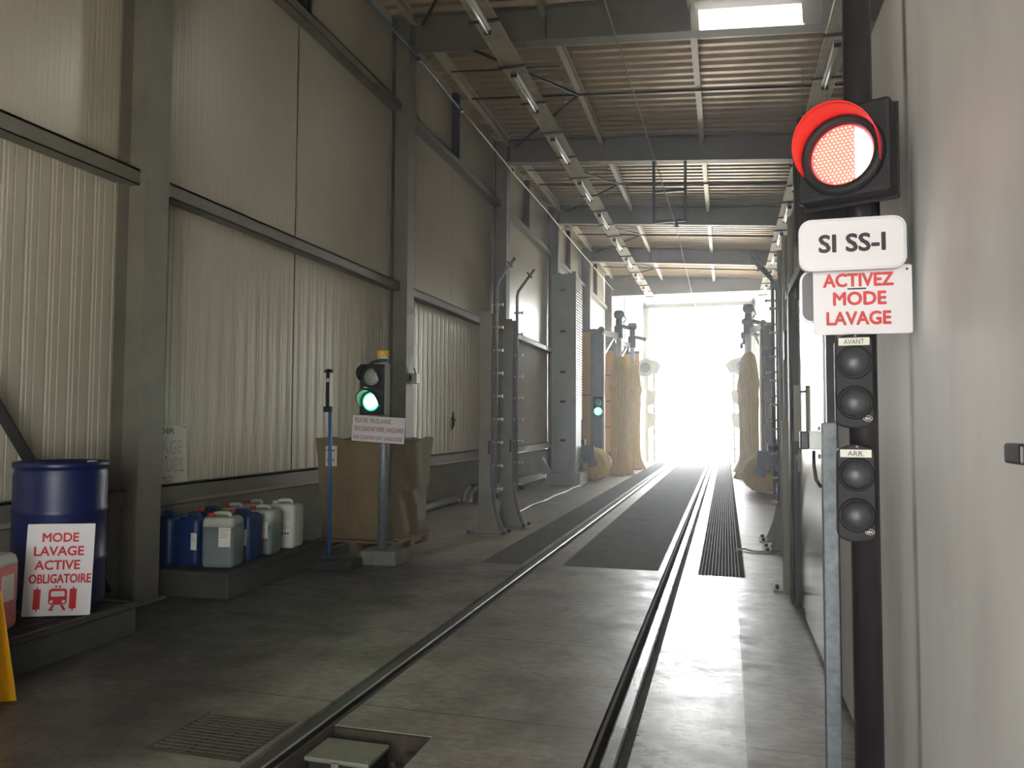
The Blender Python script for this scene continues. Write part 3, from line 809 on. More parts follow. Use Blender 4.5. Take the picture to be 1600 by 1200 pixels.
def make_jerrycan(name, label, m, loc, rotz, top=None, cap=CAPRED, lab=None, w=0.28, d=0.24, hgt=0.45, group='jerrycans in the spill trays', level=0.76, labside='front'):
    t = thing(name, label, 'jerrycan', loc, rotz, group)
    def ring(sx, sy, r): return roundrect(w * sx, d * sy, r, 5)
    lv = [(0.0, 0.90, 0.04), (0.012, 0.97, 0.045), (0.04, 1.0, 0.045), (0.30 * hgt, 0.985, 0.045), (0.34 * hgt, 1.0, 0.045), (level * hgt, 1.0, 0.045), (0.84 * hgt, 1.0, 0.05), (0.90 * hgt, 0.95, 0.055), (0.935 * hgt, 0.80, 0.05), (0.94 * hgt, 0.0, 0.0)]
    def loft(seq, capb):
        mb = MB(); k = None; vs = []
        for (z, s, r) in seq:
            if s == 0: continue
            p = ring(s, s, r * s if r < 0.12 else r); k = len(p); vs += [(a, b, z) for a, b in p]
        q = len(vs) // k; fs = []
        for j in range(q - 1):
            for i in range(k): fs.append((j * k + i, j * k + (i + 1) % k, (j + 1) * k + (i + 1) % k, (j + 1) * k + i))
        mb.add(vs, fs, True); mb.add(vs, [tuple(range(k - 1, -1, -1)), tuple(range((q - 1) * k, q * k))]); return mb
    if top is None: loft(lv, True).build('body', m, t)
    else:
        loft(lv[:6], True).build('liquid_fill', m, t); loft(lv[5:], True).build('body', top, t)
    hm = top or m
    hb = MB().tube([(-w * 0.30, 0, 0.92 * hgt), (-w * 0.27, 0, 0.985 * hgt), (-w * 0.15, 0, 1.0 * hgt), (w * 0.12, 0, 1.0 * hgt), (w * 0.2, 0, 0.985 * hgt), (w * 0.22, 0, 0.92 * hgt)], 0.018, 10)
    hb.build('handle', hm, t)
    MB().cyl((-w * 0.30, -d * 0.22, 0.92 * hgt), (-w * 0.30, -d * 0.22, 1.0 * hgt), 0.032, 18).build('cap', cap, t)
    if lab:
        lx, lz, lw, lh, tri = lab
        if labside == 'front':
            l = MB().box(lx - lw / 2, lx + lw / 2, -d / 2 - 0.0035, -d / 2 - 0.0005, lz - lh / 2, lz + lh / 2).build('label', PAPER, t)
            k = MB()
            for i in range(4): k.box(lx - lw * 0.4, lx + lw * random.uniform(0.0, 0.4), -d / 2 - 0.0045, -d / 2 - 0.0035, lz + lh * (0.38 - 0.13 * i), lz + lh * (0.40 - 0.13 * i))
            if tri:
                for i in range(tri): k.prism([(lx - 0.03 + i * 0.03 + 0.011 * a, lz - lh * 0.3 + 0.016 * b) for a, b in ((0, -1), (1, 0), (0, 1), (-1, 0))], -d / 2 - 0.0048, -d / 2 - 0.0035)
            k.build('label_print', INKBLK, l)
        else:
            MB().box(w / 2 + 0.0005, w / 2 + 0.0035, lx - lw / 2, lx + lw / 2, lz - lh / 2, lz + lh / 2).build('label', PAPER, t)
    return t
make_jerrycan('jerrycan', 'jerrycan of pink liquid standing in front of the blue drum', PINKJ, (-4.46, 3.80, 0.235), math.radians(18), WHITEJ, BLACKP, (0.0, 0.26, 0.12, 0.16, 0), 0.30, 0.26, 0.50, labside='side', level=0.8)

t = thing('caution_sign', 'yellow folding floor sign cut off by the left edge of view', 'sign', (-3.835, 3.245, 0), math.radians(30))
for s, nm in ((-1, 'front_panel'), (1, 'rear_panel')):
    p = MB(); 
    for (x0, x1, X0, X1) in ((-0.15, 0.15, -0.10, 0.10),):
        vs = [(x0, s * 0.135, 0), (x1, s * 0.135, 0), (X1, s * 0.012, 0.62), (X0, s * 0.012, 0.62)]
        vs2 = [(a, b + s * 0.012, c) for a, b, c in vs]
        p.add(vs + vs2, [(0, 1, 2, 3), (7, 6, 5, 4), (0, 4, 5, 1), (1, 5, 6, 2), (2, 6, 7, 3), (3, 7, 4, 0)])
    p.build(nm, YPLAST, t, 0.003)
MB().cyl((-0.1, 0, 0.615), (0.1, 0, 0.615), 0.012, 10).build('hinge', YPLAST, t)

# second spill tray with jerrycans
t = thing('bund_tray', 'dark spill tray holding the row of jerrycans behind the near column', 'spill tray', (-4.60, 6.72, 0), math.radians(3.5))
MB().box(-0.40, 0.40, -0.92, 0.92, 0, 0.20).build('basin', BUND, t, 0.012)
r_ = MB()
for (a, c, d, e) in ((-0.41, -0.37, -0.93, 0.93), (0.37, 0.41, -0.93, 0.93), (-0.41, 0.41, -0.93, -0.89), (-0.41, 0.41, 0.89, 0.93)): r_.box(a, c, d, e, 0.195, 0.235)
r_.build('rim', BUND, t, 0.006)
g = MB()
for i in range(45): g.box(-0.37, 0.37, -0.88 + i * 0.04, -0.87 + i * 0.04, 0.20, 0.228)
g.build('grate', DARKST, t)
GJ = 'jerrycans in the second spill tray'
JZ = 0.237
make_jerrycan('jerrycan', 'grey liquid jerrycan with red cap at the front corner of the tray', GREYJ, (-4.40, 6.10, JZ), math.radians(10), PALEJ, CAPRED, (0.075, 0.27, 0.11, 0.17, 0), 0.30, 0.26, 0.47, GJ)
make_jerrycan('jerrycan', 'blue jerrycan with white label right behind the red-capped grey one', BLUEJ, (-4.43, 6.44, JZ), math.radians(4), None, CAPRED, (0.05, 0.22, 0.12, 0.15, 1), 0.29, 0.25, 0.46, GJ)
make_jerrycan('jerrycan', 'pale grey jerrycan with label between the blue and the white one', GREYJ, (-4.44, 6.79, JZ), math.radians(6), PALEJ, CAPRED, (0.05, 0.24, 0.12, 0.16, 0), 0.29, 0.25, 0.46, GJ, 0.6)
make_jerrycan('jerrycan', 'white jerrycan at the far end of the tray beside the cardboard box', WHITEJ, (-4.44, 7.20, JZ), math.radians(4), None, WHITEJ, (0.06, 0.20, 0.13, 0.16, 3), 0.30, 0.25, 0.48, GJ)
make_jerrycan('jerrycan', 'dark blue jerrycan nearest the steel column in the tray', BLUEJ, (-4.946, 6.06, JZ), 0.0, None, BLUEJ, None, 0.235, 0.25, 0.46, GJ)
make_jerrycan('jerrycan', 'blue jerrycan with half hidden label left of the red-capped grey one', BLUEJ, (-4.70, 6.10, JZ), 0.0, None, BLUEJ, (0.085, 0.22, 0.06, 0.15, 0), 0.235, 0.25, 0.455, GJ)
make_jerrycan('jerrycan', 'blue jerrycan with red cap in the back row by the wall', BLUEJ, (-4.82, 6.50, JZ), 0.0, None, CAPRED, None, 0.27, 0.24, 0.46, GJ)
make_jerrycan('jerrycan', 'pale jerrycan with red cap in the middle of the back row', PALEJ, (-4.80, 6.86, JZ), 0.05, None, CAPRED, None, 0.27, 0.24, 0.46, GJ)
make_jerrycan('jerrycan', 'pale jerrycan at the far end of the back row by the wall', PALEJ, (-4.80, 7.22, JZ), -0.04, None, CAPRED, None, 0.27, 0.24, 0.46, GJ)

# handwritten paper pinned to the cladding
t = thing('wall_notice', 'pale handwritten notice pinned low on the cladding behind the near column', 'notice', (-5.075, 6.12, 0.90), math.radians(90))
MB().prism([(-0.30, 0.0), (0.34, -0.01), (0.29, 0.60), (-0.30, 0.59)], 0.0, 0.004).build('sheet', PAPER, t)
text('OIR', 0.22, 0.055, INKBLK, t, (0.02, -0.001, 0.545), 0.0)
text('AGE', 0.30, 0.13, INKGREY, t, (0.10, -0.001, 0.39), 0.0)
text('CUES', 0.34, 0.13, INKGREY, t, (0.09, -0.001, 0.22), 0.0)
w_ = MB()
for i in range(14):
    x = -0.06 + i * 0.024; z = 0.11 if i < 8 else 0.06
    w_.bar((x - (0 if i < 8 else 0.12), -0.002, z), (x + 0.016 - (0 if i < 8 else 0.12), -0.002, z + random.uniform(-0.02, 0.025)), 0.004, 0.004)
w_.build('red_scribble', INKBRN, t)
p_ = MB()
for x, z in ((-0.2, 0.57), (0.27, 0.58), (0.02, 0.30), (0.26, 0.16), (0.0, 0.10), (-0.05, 0.33)): p_.cyl((x, -0.006, z), (x, 0, z), 0.007, 8)
p_.build('pins', INKBLK, t)

# ================================================================ GREEN SIGNAL ON ITS POLE
t = thing('signal_pole', 'galvanised round pole set in a concrete block before the cardboard box', 'pole', (-3.63, 7.83, 0))
MB().cyl((0, 0, 0.14), (0, 0, 2.16), 0.056, 24).build('tube', GALV, t)
f = MB(); f.prism([(-0.17, -0.20), (0.22, -0.16), (0.25, 0.19), (-0.2, 0.2)], 0, 0.15, 'xy')
f.build('concrete_foot', CONC_BLOCK, t, 0.015)

def lens_ring(mb, r0, r1, y, c):
    mb.lathe([(r0, 0.0), (r1, 0.0), (r1, 0.02), (r1 - 0.006, 0.03), (r0 + 0.004, 0.03), (r0, 0.022), (r0, 0.0)], 40, (c[0], y, c[1]), '-y'); return mb
def visor_mesh(r, length, c, y, a0=-25, a1=205, th=0.004):
    mb = MB(); n = 30; vs = []; fs = []
    for k in (0, 1):
        rr = r - th * k
        for i in range(n + 1):
            a = math.radians(a0 + (a1 - a0) * i / n)
            u = (math.sin(math.radians(180.0 * i / n))) ** 0.6
            for j in range(6):
                L_ = (0.01 + (length - 0.01) * u) * j / 5
                vs.append((c[0] + (rr + 0.1 * r * j / 5 * 0.5) * math.cos(a), y - L_, c[1] + (rr + 0.1 * r * j / 5 * 0.5) * math.sin(a)))
    m_ = (n + 1) * 6
    for k in (0, 1):
        for i in range(n):
            for j in range(5):
                a = k * m_ + i * 6 + j; fs.append((a, a + 6, a + 7, a + 1))
    for i in range(n): a = i * 6 + 5; fs.append((a, a + 6, a + 6 + m_, a + m_))
    for i in range(n): a = i * 6; fs.append((a, a + m_, a + 6 + m_, a + 6))
    for i in (0, n):
        for j in range(5): a = i * 6 + j; fs.append((a, a + 1, a + 1 + m_, a + m_))
    mb.add(vs, fs, True); return mb

t = thing('traffic_light', 'two-lamp traffic light glowing green on the galvanised pole', 'traffic light', (-3.69, 7.705, 1.89))
hs = MB(); hs.box(-0.15, 0.13, -0.06, 0.05, -0.275, -0.002); hs.box(-0.15, 0.13, -0.06, 0.05, 0.002, 0.275)
hs.build('housing', BLACKP, t, 0.008)
MB().box(0.13, 0.15, -0.03, 0.06, -0.27, 0.28).build('side_rail', STEEL, t)
for zz, m_, nm in ((0.135, LENSW, 'upper_lens'), (-0.135, GREENLIT, 'lower_lens')):
    lens_ring(MB(), 0.098, 0.12, -0.06, (-0.005, zz)).build('ring', BLACKP, t)
    l = MB().lathe([(0.0, 0.032), (0.05, 0.028), (0.085, 0.018), (0.1, 0.004)], 36, (-0.005, -0.06, zz), '-y').build(nm, m_, t)
    if zz < 0: MB().lathe([(0.0, 0.036), (0.05, 0.032), (0.078, 0.024), (0.080, 0.018)], 36, (-0.005, -0.06, zz), '-y').build('lamp_glow', GREENCORE, l)
    visor_mesh(0.118, 0.17, (-0.005, zz), -0.085).build('visor', BLACKP, t)
MB().box(-0.10, -0.04, -0.064, -0.06, 0.015, 0.028).build('badge', PAPER, t)
MB().tube([(-0.06, -0.01, 0.272), (-0.02, -0.01, 0.30), (0.06, 0, 0.315), (0.15, 0, 0.315)], 0.016, 8).build('bracket', DARKST, t)

t = thing('beacon', 'amber beacon with clear base on top of the green traffic light', 'beacon', (-3.60, 7.715, 2.222))
MB().cyl((0, 0, 0), (0, 0, 0.035), 0.055, 20).build('base', WHITEM, t)
MB().lathe([(0.0, 0.035), (0.062, 0.035), (0.066, 0.045), (0.066, 0.085), (0.06, 0.095), (0.0, 0.095)], 24).build('amber_cap', BEACON, t)

t = thing('instruction_plate', 'white plate of red FEUX instructions clamped below the green traffic light', 'sign', (-3.635, 7.69, 1.455))
t.rotation_euler[1] = math.radians(3.2)
MB().box(-0.31, 0.31, 0, 0.005, -0.14, 0.14).build('panel', SIGNW, t)
for s, w, dx, zz in (('FEUX FIXE   PAS DE LAVAGE', 0.42, -0.07, 0.09), ('FEUX CLIGNOTANT RAPIDE : LAVAGE RAPIDE', 0.58, 0.008, 0.0), ('FEUX CLIGNOTANT LENT : LAVAGE SOIGNÉ', 0.58, 0.0, -0.09)):
    text(s, w, 0.05, INKBRN, t, (dx, -0.0005, zz), 0.005)

t = thing('stand', 'blue pole with black clip head standing in a black rubber foot', 'pole', (-3.955, 7.40, 0))
ft = MB().prism([(-0.24, -0.17), (0.24, -0.14), (0.22, 0.16), (-0.2, 0.16)], 0.0, 0.10, 'xy')
ft.build('rubber_foot', RUBBER, t, 0.02)
f2 = MB(); f2.box(-0.17, 0.17, -0.08, 0.12, 0.10, 0.14); 
for x in (-0.13, 0.1): f2.cyl((x, -0.175, 0.045), (x, -0.15, 0.045), 0.05, 14)
f2.build('foot_lugs', RUBBER, t, 0.01)
MB().cyl((-0.115, 0.05, 0.12), (-0.135, 0.05, 2.06), 0.019, 14).build('blue_shaft', BLUEPOLE, t)
hd = MB().box(-0.16, -0.11, 0.0, 0.05, 1.66, 2.10); hd.box(-0.185, -0.095, 0.0, 0.04, 1.64, 1.70); hd.box(-0.185, -0.095, 0, 0.04, 2.06, 2.09)
hd.build('clip_head', BLACKP, t, 0.006)
for x in (-0.175, -0.103): MB().box(x - 0.011, x + 0.011, 0.0, 0.035, 1.70, 2.06).build('white_strip', REFLW, t)
MB().box(-0.153, -0.12, -0.003, 0.0, 1.96, 2.0).build('sticker', PAPER, t)

# cardboard box on a pallet
t = thing('pallet', 'wooden pallet under the tall cardboard box', 'pallet', (-4.22, 8.92, 0), math.radians(-2))
for y in (-0.55, -0.36, -0.18, 0.0, 0.18, 0.36, 0.55): MB().box(-0.50, 0.50, y - 0.05, y + 0.05, 0.12, 0.14).build('deck_board', WOOD, t)
for x in (-0.45, 0.0, 0.45):
    MB().box(x - 0.05, x + 0.05, -0.60, 0.60, 0.0, 0.022).build('runner', WOOD, t)
    for y in (-0.53, 0.0, 0.53): MB().box(x - 0.05, x + 0.05, y - 0.065, y + 0.065, 0.022, 0.10).build('block', WOOD, t)
    MB().box(x - 0.05, x + 0.05, -0.60, 0.60, 0.10, 0.12).build('stringer', WOOD, t)
t = thing('cardboard_box', 'tall sagging open cardboard box behind the green traffic light pole', 'box', (-4.23, 8.92, 0.149), math.radians(-2))
def sleeve(z0, z1, hx, hy, bulge, ph, lip=0.0):
    mb = MB(); n = 15; K = 9; vs = []
    for j in range(K):
        f_ = j / (K - 1); z = z0 + (z1 - z0) * f_
        b_ = bulge * math.sin(PI * f_) + lip * f_ * f_
        ring = []
        for sx0, sy0, sx1, sy1 in ((-1, -1, 1, -1), (1, -1, 1, 1), (1, 1, -1, 1), (-1, 1, -1, -1)):
            for i in range(n):
                g_ = i / n; x = (sx0 + (sx1 - sx0) * g_) * hx; y = (sy0 + (sy1 - sy0) * g_) * hy
                nx, ny = ((sy1 - sy0) / 2, -(sx1 - sx0) / 2)
                e = math.sin(PI * g_)
                w_ = b_ * e + 0.012 * math.sin(7 * g_ + ph + 3 * f_) * e + 0.008 * math.sin(17 * g_ + 5 * f_ + ph) * e
                zz = z + (0.018 * math.sin(5 * g_ + ph + sx0) + 0.02 * math.sin(11 * g_ + sy0) * e) * (f_ if lip else 0.3 * (f_ - 0.5))
                ring.append((x + nx * w_ + x * (lip * f_ * f_ / hx) , y + ny * w_ + y * (lip * f_ * f_ / hy), zz))
        vs += ring
    k = 4 * n
    inn = [(x * 0.985, y * 0.985, z) for x, y, z in vs]
    fs = [(j * k + i, j * k + (i + 1) % k, (j + 1) * k + (i + 1) % k, (j + 1) * k + i) for j in range(K - 1) for i in range(k)]
    m_ = len(vs); mb.add(vs + inn, fs + [tuple(a + m_ for a in reversed(f)) for f in fs] + [((K - 1) * k + i, (K - 1) * k + (i + 1) % k, m_ + (K - 1) * k + (i + 1) % k, m_ + (K - 1) * k + i) for i in range(k)])
    return mb
sleeve(0.002, 0.58, 0.44, 0.545, 0.03, 0.4).build('lower_sleeve', CARD, t)
sleeve(0.55, 1.18, 0.472, 0.572, 0.010, 1.9, 0.035).build('upper_sleeve', CARD, t)
MB().box(-0.43, 0.43, -0.53, 0.53, 0.003, 0.012).build('bottom', CARD, t)
fl_ = MB()
for (a, b, c, d) in (((-0.47, 0.56, 1.16), (0.1, 0.58, 1.15), (0.12, 0.50, 1.30), (-0.44, 0.53, 1.20)), ((0.47, -0.2, 1.14), (0.47, 0.5, 1.15), (0.30, 0.45, 1.19), (0.33, -0.15, 1.18))):
    vs = [Vector(v) for v in (a, b, c, d)]; vs2 = [v + Vector((0.004, 0.004, -0.004)) for v in vs]
    fl_.add(vs + vs2, [(0, 1, 2, 3), (7, 6, 5, 4), (0, 4, 5, 1), (1, 5, 6, 2), (2, 6, 7, 3), (3, 7, 4, 0)])
fl_.build('flaps', CARD, t)
lb = MB().box(-0.35, -0.20, -0.632, -0.622, 0.86, 1.10).build('shipping_label', PAPER, t)
k = MB()
k.box(-0.33, -0.29, -0.634, -0.632, 1.04, 1.055); k.box(-0.27, -0.235, -0.634, -0.632, 1.04, 1.055)
for i in range(5): k.box(-0.325 + 0.02 * i, -0.315 + 0.02 * i, -0.634, -0.632, 0.92, 0.945)
k.build('label_print', INKBLK, lb)
MB().lathe([(0.0, 0.008), (0.03, 0.012), (0.045, 0.004), (0.06, 0.0)], 20, (0.06, -0.615, 1.0), '-y').build('dent', CARD, t)

# small box on the second column, hook on the wall
t = thing('switch_box', 'small pale junction box clipped to the second column', 'junction box', (-4.72, 11.27, 2.22))
MB().box(-0.02, 0.07, -0.07, 0.07, -0.08, 0.08).build('body', WHITEM, t, 0.006)
MB().box(-0.03, -0.015, -0.12, -0.06, -0.04, 0.04).build('clip', DARKST, t)
MB().tube([(0.02, 0, 0.08), (0.02, -0.03, 0.13), (0.0, -0.02, 0.17)], 0.01, 8).build('cable', DARKST, t)
t = thing('wall_hook', 'dark hook hanging on the ribbed cladding beyond the second column', 'hook', (-5.085, 14.05, 1.40))
MB().tube([(0.0, 0, 0.0), (0.02, 0.02, 0.10), (0.015, 0, 0.22), (0.02, 0, 0.34)], [0.012, 0.03, 0.02, 0.008], 8).build('stem', DARKST, t)
MB().tube([(0.03, -0.10, 0.20), (0.03, 0.1, 0.17)], 0.014, 8).build('bar', DARKST, t)

# ================================================================ LEFT SIDE, FLOOR SERVICES
o = MB()
P = []; R_ = []
for i in range(92):
    P.append((-4.97 + 0.03 * math.sin(i * 0.07), 11.5 + i * 0.026, 0.075)); R_.append(0.072 if i % 2 else 0.056)
o.tube(P, R_, 12); o = o.build('flexible_duct', HOSEM); tag(o, 'ribbed pale flexible duct lying along the foot of the left wall', 'duct')
t = thing('cable_trunking', 'long low metal trunking along the foot of the left wall', 'trunking', (-4.58, 15.1, 0))
MB().box(-0.10, 0.04, 0.0, 6.6, 0.10, 0.24).build('channel', TOWERM, t, 0.006)
for y in (0.1, 2.2, 4.4, 6.4): MB().box(-0.08, 0.08, y - 0.03, y + 0.03, 0, 0.10).build('bracket', DARKST, t)
t = thing('pipe_stub', 'open dark box with bent pipe ends beside the flexible duct', 'pipe', (-4.72, 14.2, 0))
MB().box(-0.02, 0.22, 0.0, 0.35, 0.0, 0.34).build('box', DARKST, t, 0.01)
for x in (-0.12, 0.02): MB().tube([(x, -0.12, 0.02), (x + 0.0, -0.10, 0.16), (x + 0.05, -0.02, 0.27), (x + 0.08, 0.02, 0.30)], 0.035, 10).build('bent_pipe', HOSEM, t)
for x in (-0.22, 0.02): MB().lathe([(0.0, 0.0), (0.03, 0.01), (0.05, 0.045), (0.03, 0.08), (0.0, 0.09)], 16, (x, -0.16, 0.0)).build('ball_end', PAPER, t)
o = MB().tube([(-3.42 + 0.02 * math.sin(i), 12.3 + i * 0.31, 0.02) for i in range(21)], 0.022, 8).build('floor_cable', DARKST); tag(o, 'dark cable lying on the floor behind the left spray posts', 'cable')
t = thing('floor_post', 'low galvanised post with bracket standing by the left wall', 'post', (-4.62, 16.1, 0))
MB().box(-0.05, 0.05, -0.03, 0.03, 0, 1.55).build('upright', STEEL, t, 0.004)
MB().box(-0.12, 0.12, -0.1, 0.1, 0, 0.012).build('base_plate', STEEL, t)
MB().bar((0.05, 0, 1.25), (0.22, 0, 1.32), 0.03, 0.05).build('arm', STEEL, t)

# ================================================================ SPRAY POSTS
def make_spray():
    t = thing('spray_post', 'x', 'spray post')
    def plate(y0, y1):
        pts = [(-0.10, 3.08), (0.07, 3.08), (0.07, 0.85)]
        for i in range(1, 9):
            a = i / 8; pts.append((0.07 + 0.16 * a ** 2.6, 0.85 - 0.84 * a))
        pts += [(-0.17, 0.01), (-0.17, 0.11), (-0.13, 0.13), (-0.10, 0.30)]
        return MB().prism(pts, y0, y1)
    plate(-0.11, -0.098).build('flange', STEEL, t, 0.003)
    plate(0.098, 0.11).build('flange', STEEL, t, 0.003)
    MB().box(-0.10, -0.088, -0.098, 0.098, 0.0, 3.08).build('web', STEEL, t)
    MB().box(-0.26, 0.32, -0.2, 0.2, 0, 0.014).build('base_plate', STEEL, t)
    for x, y in ((0.27, -0.15), (0.27, 0.15), (-0.22, -0.15), (-0.22, 0.15)): MB().cyl((x, y, 0.0), (x, y, 0.05), 0.026, 6).build('bolt', DARKST, t)
    MB().tube([(0.115, 0, 0.55), (0.115, 0, 3.42), (0.13, 0, 3.50), (0.36, 0, 3.80), (0.38, 0, 3.83)], 0.022, 10).build('spray_pipe', GALV, t)
    MB().tube([(0.06, -0.09, 0.7), (0.06, -0.09, 3.0)], 0.012, 8).build('feed_pipe', PURLIN, t)
    for i in range(9):
        z = 0.62 + i * 0.32
        n_ = MB().cyl((0.07, 0, z), (0.19, 0, z), 0.016, 8); n_.cyl((0.19, 0, z), (0.21, 0, z), 0.024, 8); n_.build('nozzle', PURLIN, t)
    MB().tube([(0.28, -0.05, 3.78), (0.34, 0, 3.70)], 0.018, 8).build('nozzle', STEEL, t)
    MB().box(0.04, 0.07, -0.128, -0.11, 1.10, 1.28).build('tag', BLACKM, t)
    return t
SP = 'spray posts beside the track'
sp = make_spray(); sp.location = (-3.19, 10.28, 0); sp['group'] = SP
sp['label'] = 'nearer steel spray post with nozzles left of the track'
s2 = copy_tree(sp); s2.location = (-3.12, 11.12, 0); s2['label'] = 'second steel spray post left of the track, behind the nearer one'
s3 = copy_tree(sp); s3.location = (0.74, 10.0, 0); s3.rotation_euler[2] = PI; s3.scale[2] = 0.93; s3['label'] = 'nearer steel spray post with nozzles right of the track'
s4 = copy_tree(sp); s4.location = (0.73, 10.8, 0); s4.rotation_euler[2] = PI; s4['label'] = 'second steel spray post right of the track, behind the nearer one'

# splash panel and guard post on the right
t = thing('splash_panel', 'tall grey metal splash panel standing beside the stainless door', 'panel', (0.64, 7.30, 0))
for i in range(3): MB().box(0.0, 0.04, i * 0.78 + 0.01, i * 0.78 + 0.77, 0.02, 3.55 - 0.02 * i).build('sheet', GREENGREY, t, 0.004)
for y in (0.0, 0.78, 1.56, 2.33): MB().box(-0.03, 0.07, y - 0.02, y + 0.02, 0, 3.60).build('upright', STEEL, t, 0.003)
MB().tube([(-0.02, 0.4, 0.1), (-0.02, 0.4, 3.5), (0.02, 0.5, 3.62), (0.05, 0.6, 3.5)], 0.016, 8).build('pipe', STEEL, t)
MB().box(-0.05, 0.0, 1.1, 1.3, 2.2, 2.5).build('switch', DARKST, t, 0.005)
t = thing('guard_post', 'short square steel post bolted to the floor beside the stainless door', 'post', (0.53, 7.62, 0))
MB().box(-0.03, 0.03, -0.03, 0.03, 0.0, 1.56).build('upright', STEEL, t, 0.004)
MB().box(-0.12, 0.10, -0.09, 0.09, 0.0, 0.014).build('base_plate', STEEL, t)
MB().cyl((-0.085, 0, 0), (-0.085, 0, 0.05), 0.018, 6).build('bolt', DARKST, t)
o = MB().tube([(0.10, 9.75, 0.012), (0.2, 9.85, 0.02), (0.3, 9.7, 0.015), (0.45, 9.72, 0.015), (0.55, 9.73, 0.015)], 0.014, 8).build('short_hose', HOSEM); tag(o, 'short pale hose on the floor at the right spray posts', 'hose')

# ================================================================ WASH MACHINE
t = thing('machine_tower', 'tall pale metal machine tower with stacked doors left of the track', 'machine', (-3.82, 19.0, 0))
MB().box(-0.42, 0.42, -0.50, 0.55, 0.0, 0.32).build('plinth', TOWERM, t, 0.02)
MB().box(-0.32, 0.27, -0.40, 0.42, 0.32, 5.22).build('body', TOWERM, t, 0.01)
zs = [0.46, 1.62, 2.36, 3.08, 4.36, 5.14]
for a, b in zip(zs, zs[1:]):
    d_ = MB().box(-0.265, 0.165, -0.425, -0.40, a + 0.035, b - 0.035).build('door', TOWERM, t, 0.006)
    MB().box(-0.10, 0.04, -0.43, -0.425, (a + b) / 2 - 0.03 + 0.06, (a + b) / 2 + 0.03 + 0.06).build('slot_handle', DARKST, d_)
MB().box(0.20, 0.30, -0.44, -0.36, 0.32, 5.26).build('corner_post', TOWERM, t, 0.004)
g = MB()
for i in range(52): g.box(0.27, 0.30, -0.34, 0.40, 1.62 + i * 0.068, 1.66 + i * 0.068)
g.build('louvres', PURLIN, t)
for x in (-0.2, 0.05): MB().cyl((x, 0, 5.22), (x, 0, 5.32), 0.03, 8).build('lifting_eye', STEEL, t)
MB().bar((-0.42, -0.40, 0.3), (-0.62, -0.40, 0.62), 0.12, 0.2).build('side_foot', TOWERM, t)

def make_panel(name, label, x, y, w, z0, z1, nseg):
    t = thing(name, label, 'panel', (x, y, 0))
    hgt = (z1 - z0) / nseg
    for i in range(nseg): MB().box(-w / 2, w / 2, 0, 0.03, z0 + i * hgt + 0.02, z0 + (i + 1) * hgt - 0.02).build('yellow_sheet', YPAN, t, 0.004)
    f = MB(); f.box(-w / 2 - 0.02, w / 2 + 0.02, -0.01, 0.04, z1 - 0.02, z1 + 0.08)
    for i in range(nseg): f.box(-w / 2, w / 2, -0.005, 0.035, z0 + i * hgt - 0.02, z0 + i * hgt + 0.02)
    for s in (-1, 1): f.box(s * w / 2 - 0.015, s * w / 2 + 0.015, 0, 0.04, 0, z1)
    f.build('frame', STEEL, t)
make_panel('yellow_screen', 'yellow screen between the machine tower and the grey brush post', -3.82, 21.95, 0.34, 0.5, 4.16, 2)
make_panel('yellow_screen', 'narrow yellow screen between the brush post and the nearer upright brush', -3.55, 23.9, 0.42, 0.6, 3.80, 4)
make_panel('yellow_screen', 'yellow screen mostly hidden behind the nearer upright brush', -3.20, 26.9, 0.62, 0.6, 3.95, 3)

def make_brush_post():
    t = thing('brush_post', 'x', 'post')
    MB().box(-0.17, 0.15, -0.18, 0.18, 0.0, 4.02).build('column', GREENGREY, t, 0.01)
    MB().box(0.15, 0.19, -0.12, 0.12, 0.3, 3.98).build('guide_rail', PURLIN, t)
    c = MB(); c.box(-0.1, 0.12, -0.14, 0.14, 4.02, 4.14); c.cyl((0.1, -0.1, 4.12), (0.1, 0.12, 4.12), 0.09, 16)
    c.build('cap', STEEL, t, 0.01)
    MB().bar((0.1, 0.1, 4.05), (0.33, 1.465, 4.12), 0.10, 0.16).build('swing_arm', WHITEM, t)
    MB().bar((0.16, 0.2, 3.5), (0.27, 1.15, 4.0), 0.06, 0.08).build('strut', WHITEM, t)
    return t
BPG = 'grey posts carrying the upright brushes'
bp_ = make_brush_post(); bp_.location = (-3.42, 21.3, 0); bp_['group'] = BPG; bp_['label'] = 'grey brush post behind the small green light, left of the track'
b2 = copy_tree(bp_); b2.location = (-3.42, 24.3, 0); b2['label'] = 'grey brush post between the two upright brushes left of the track'
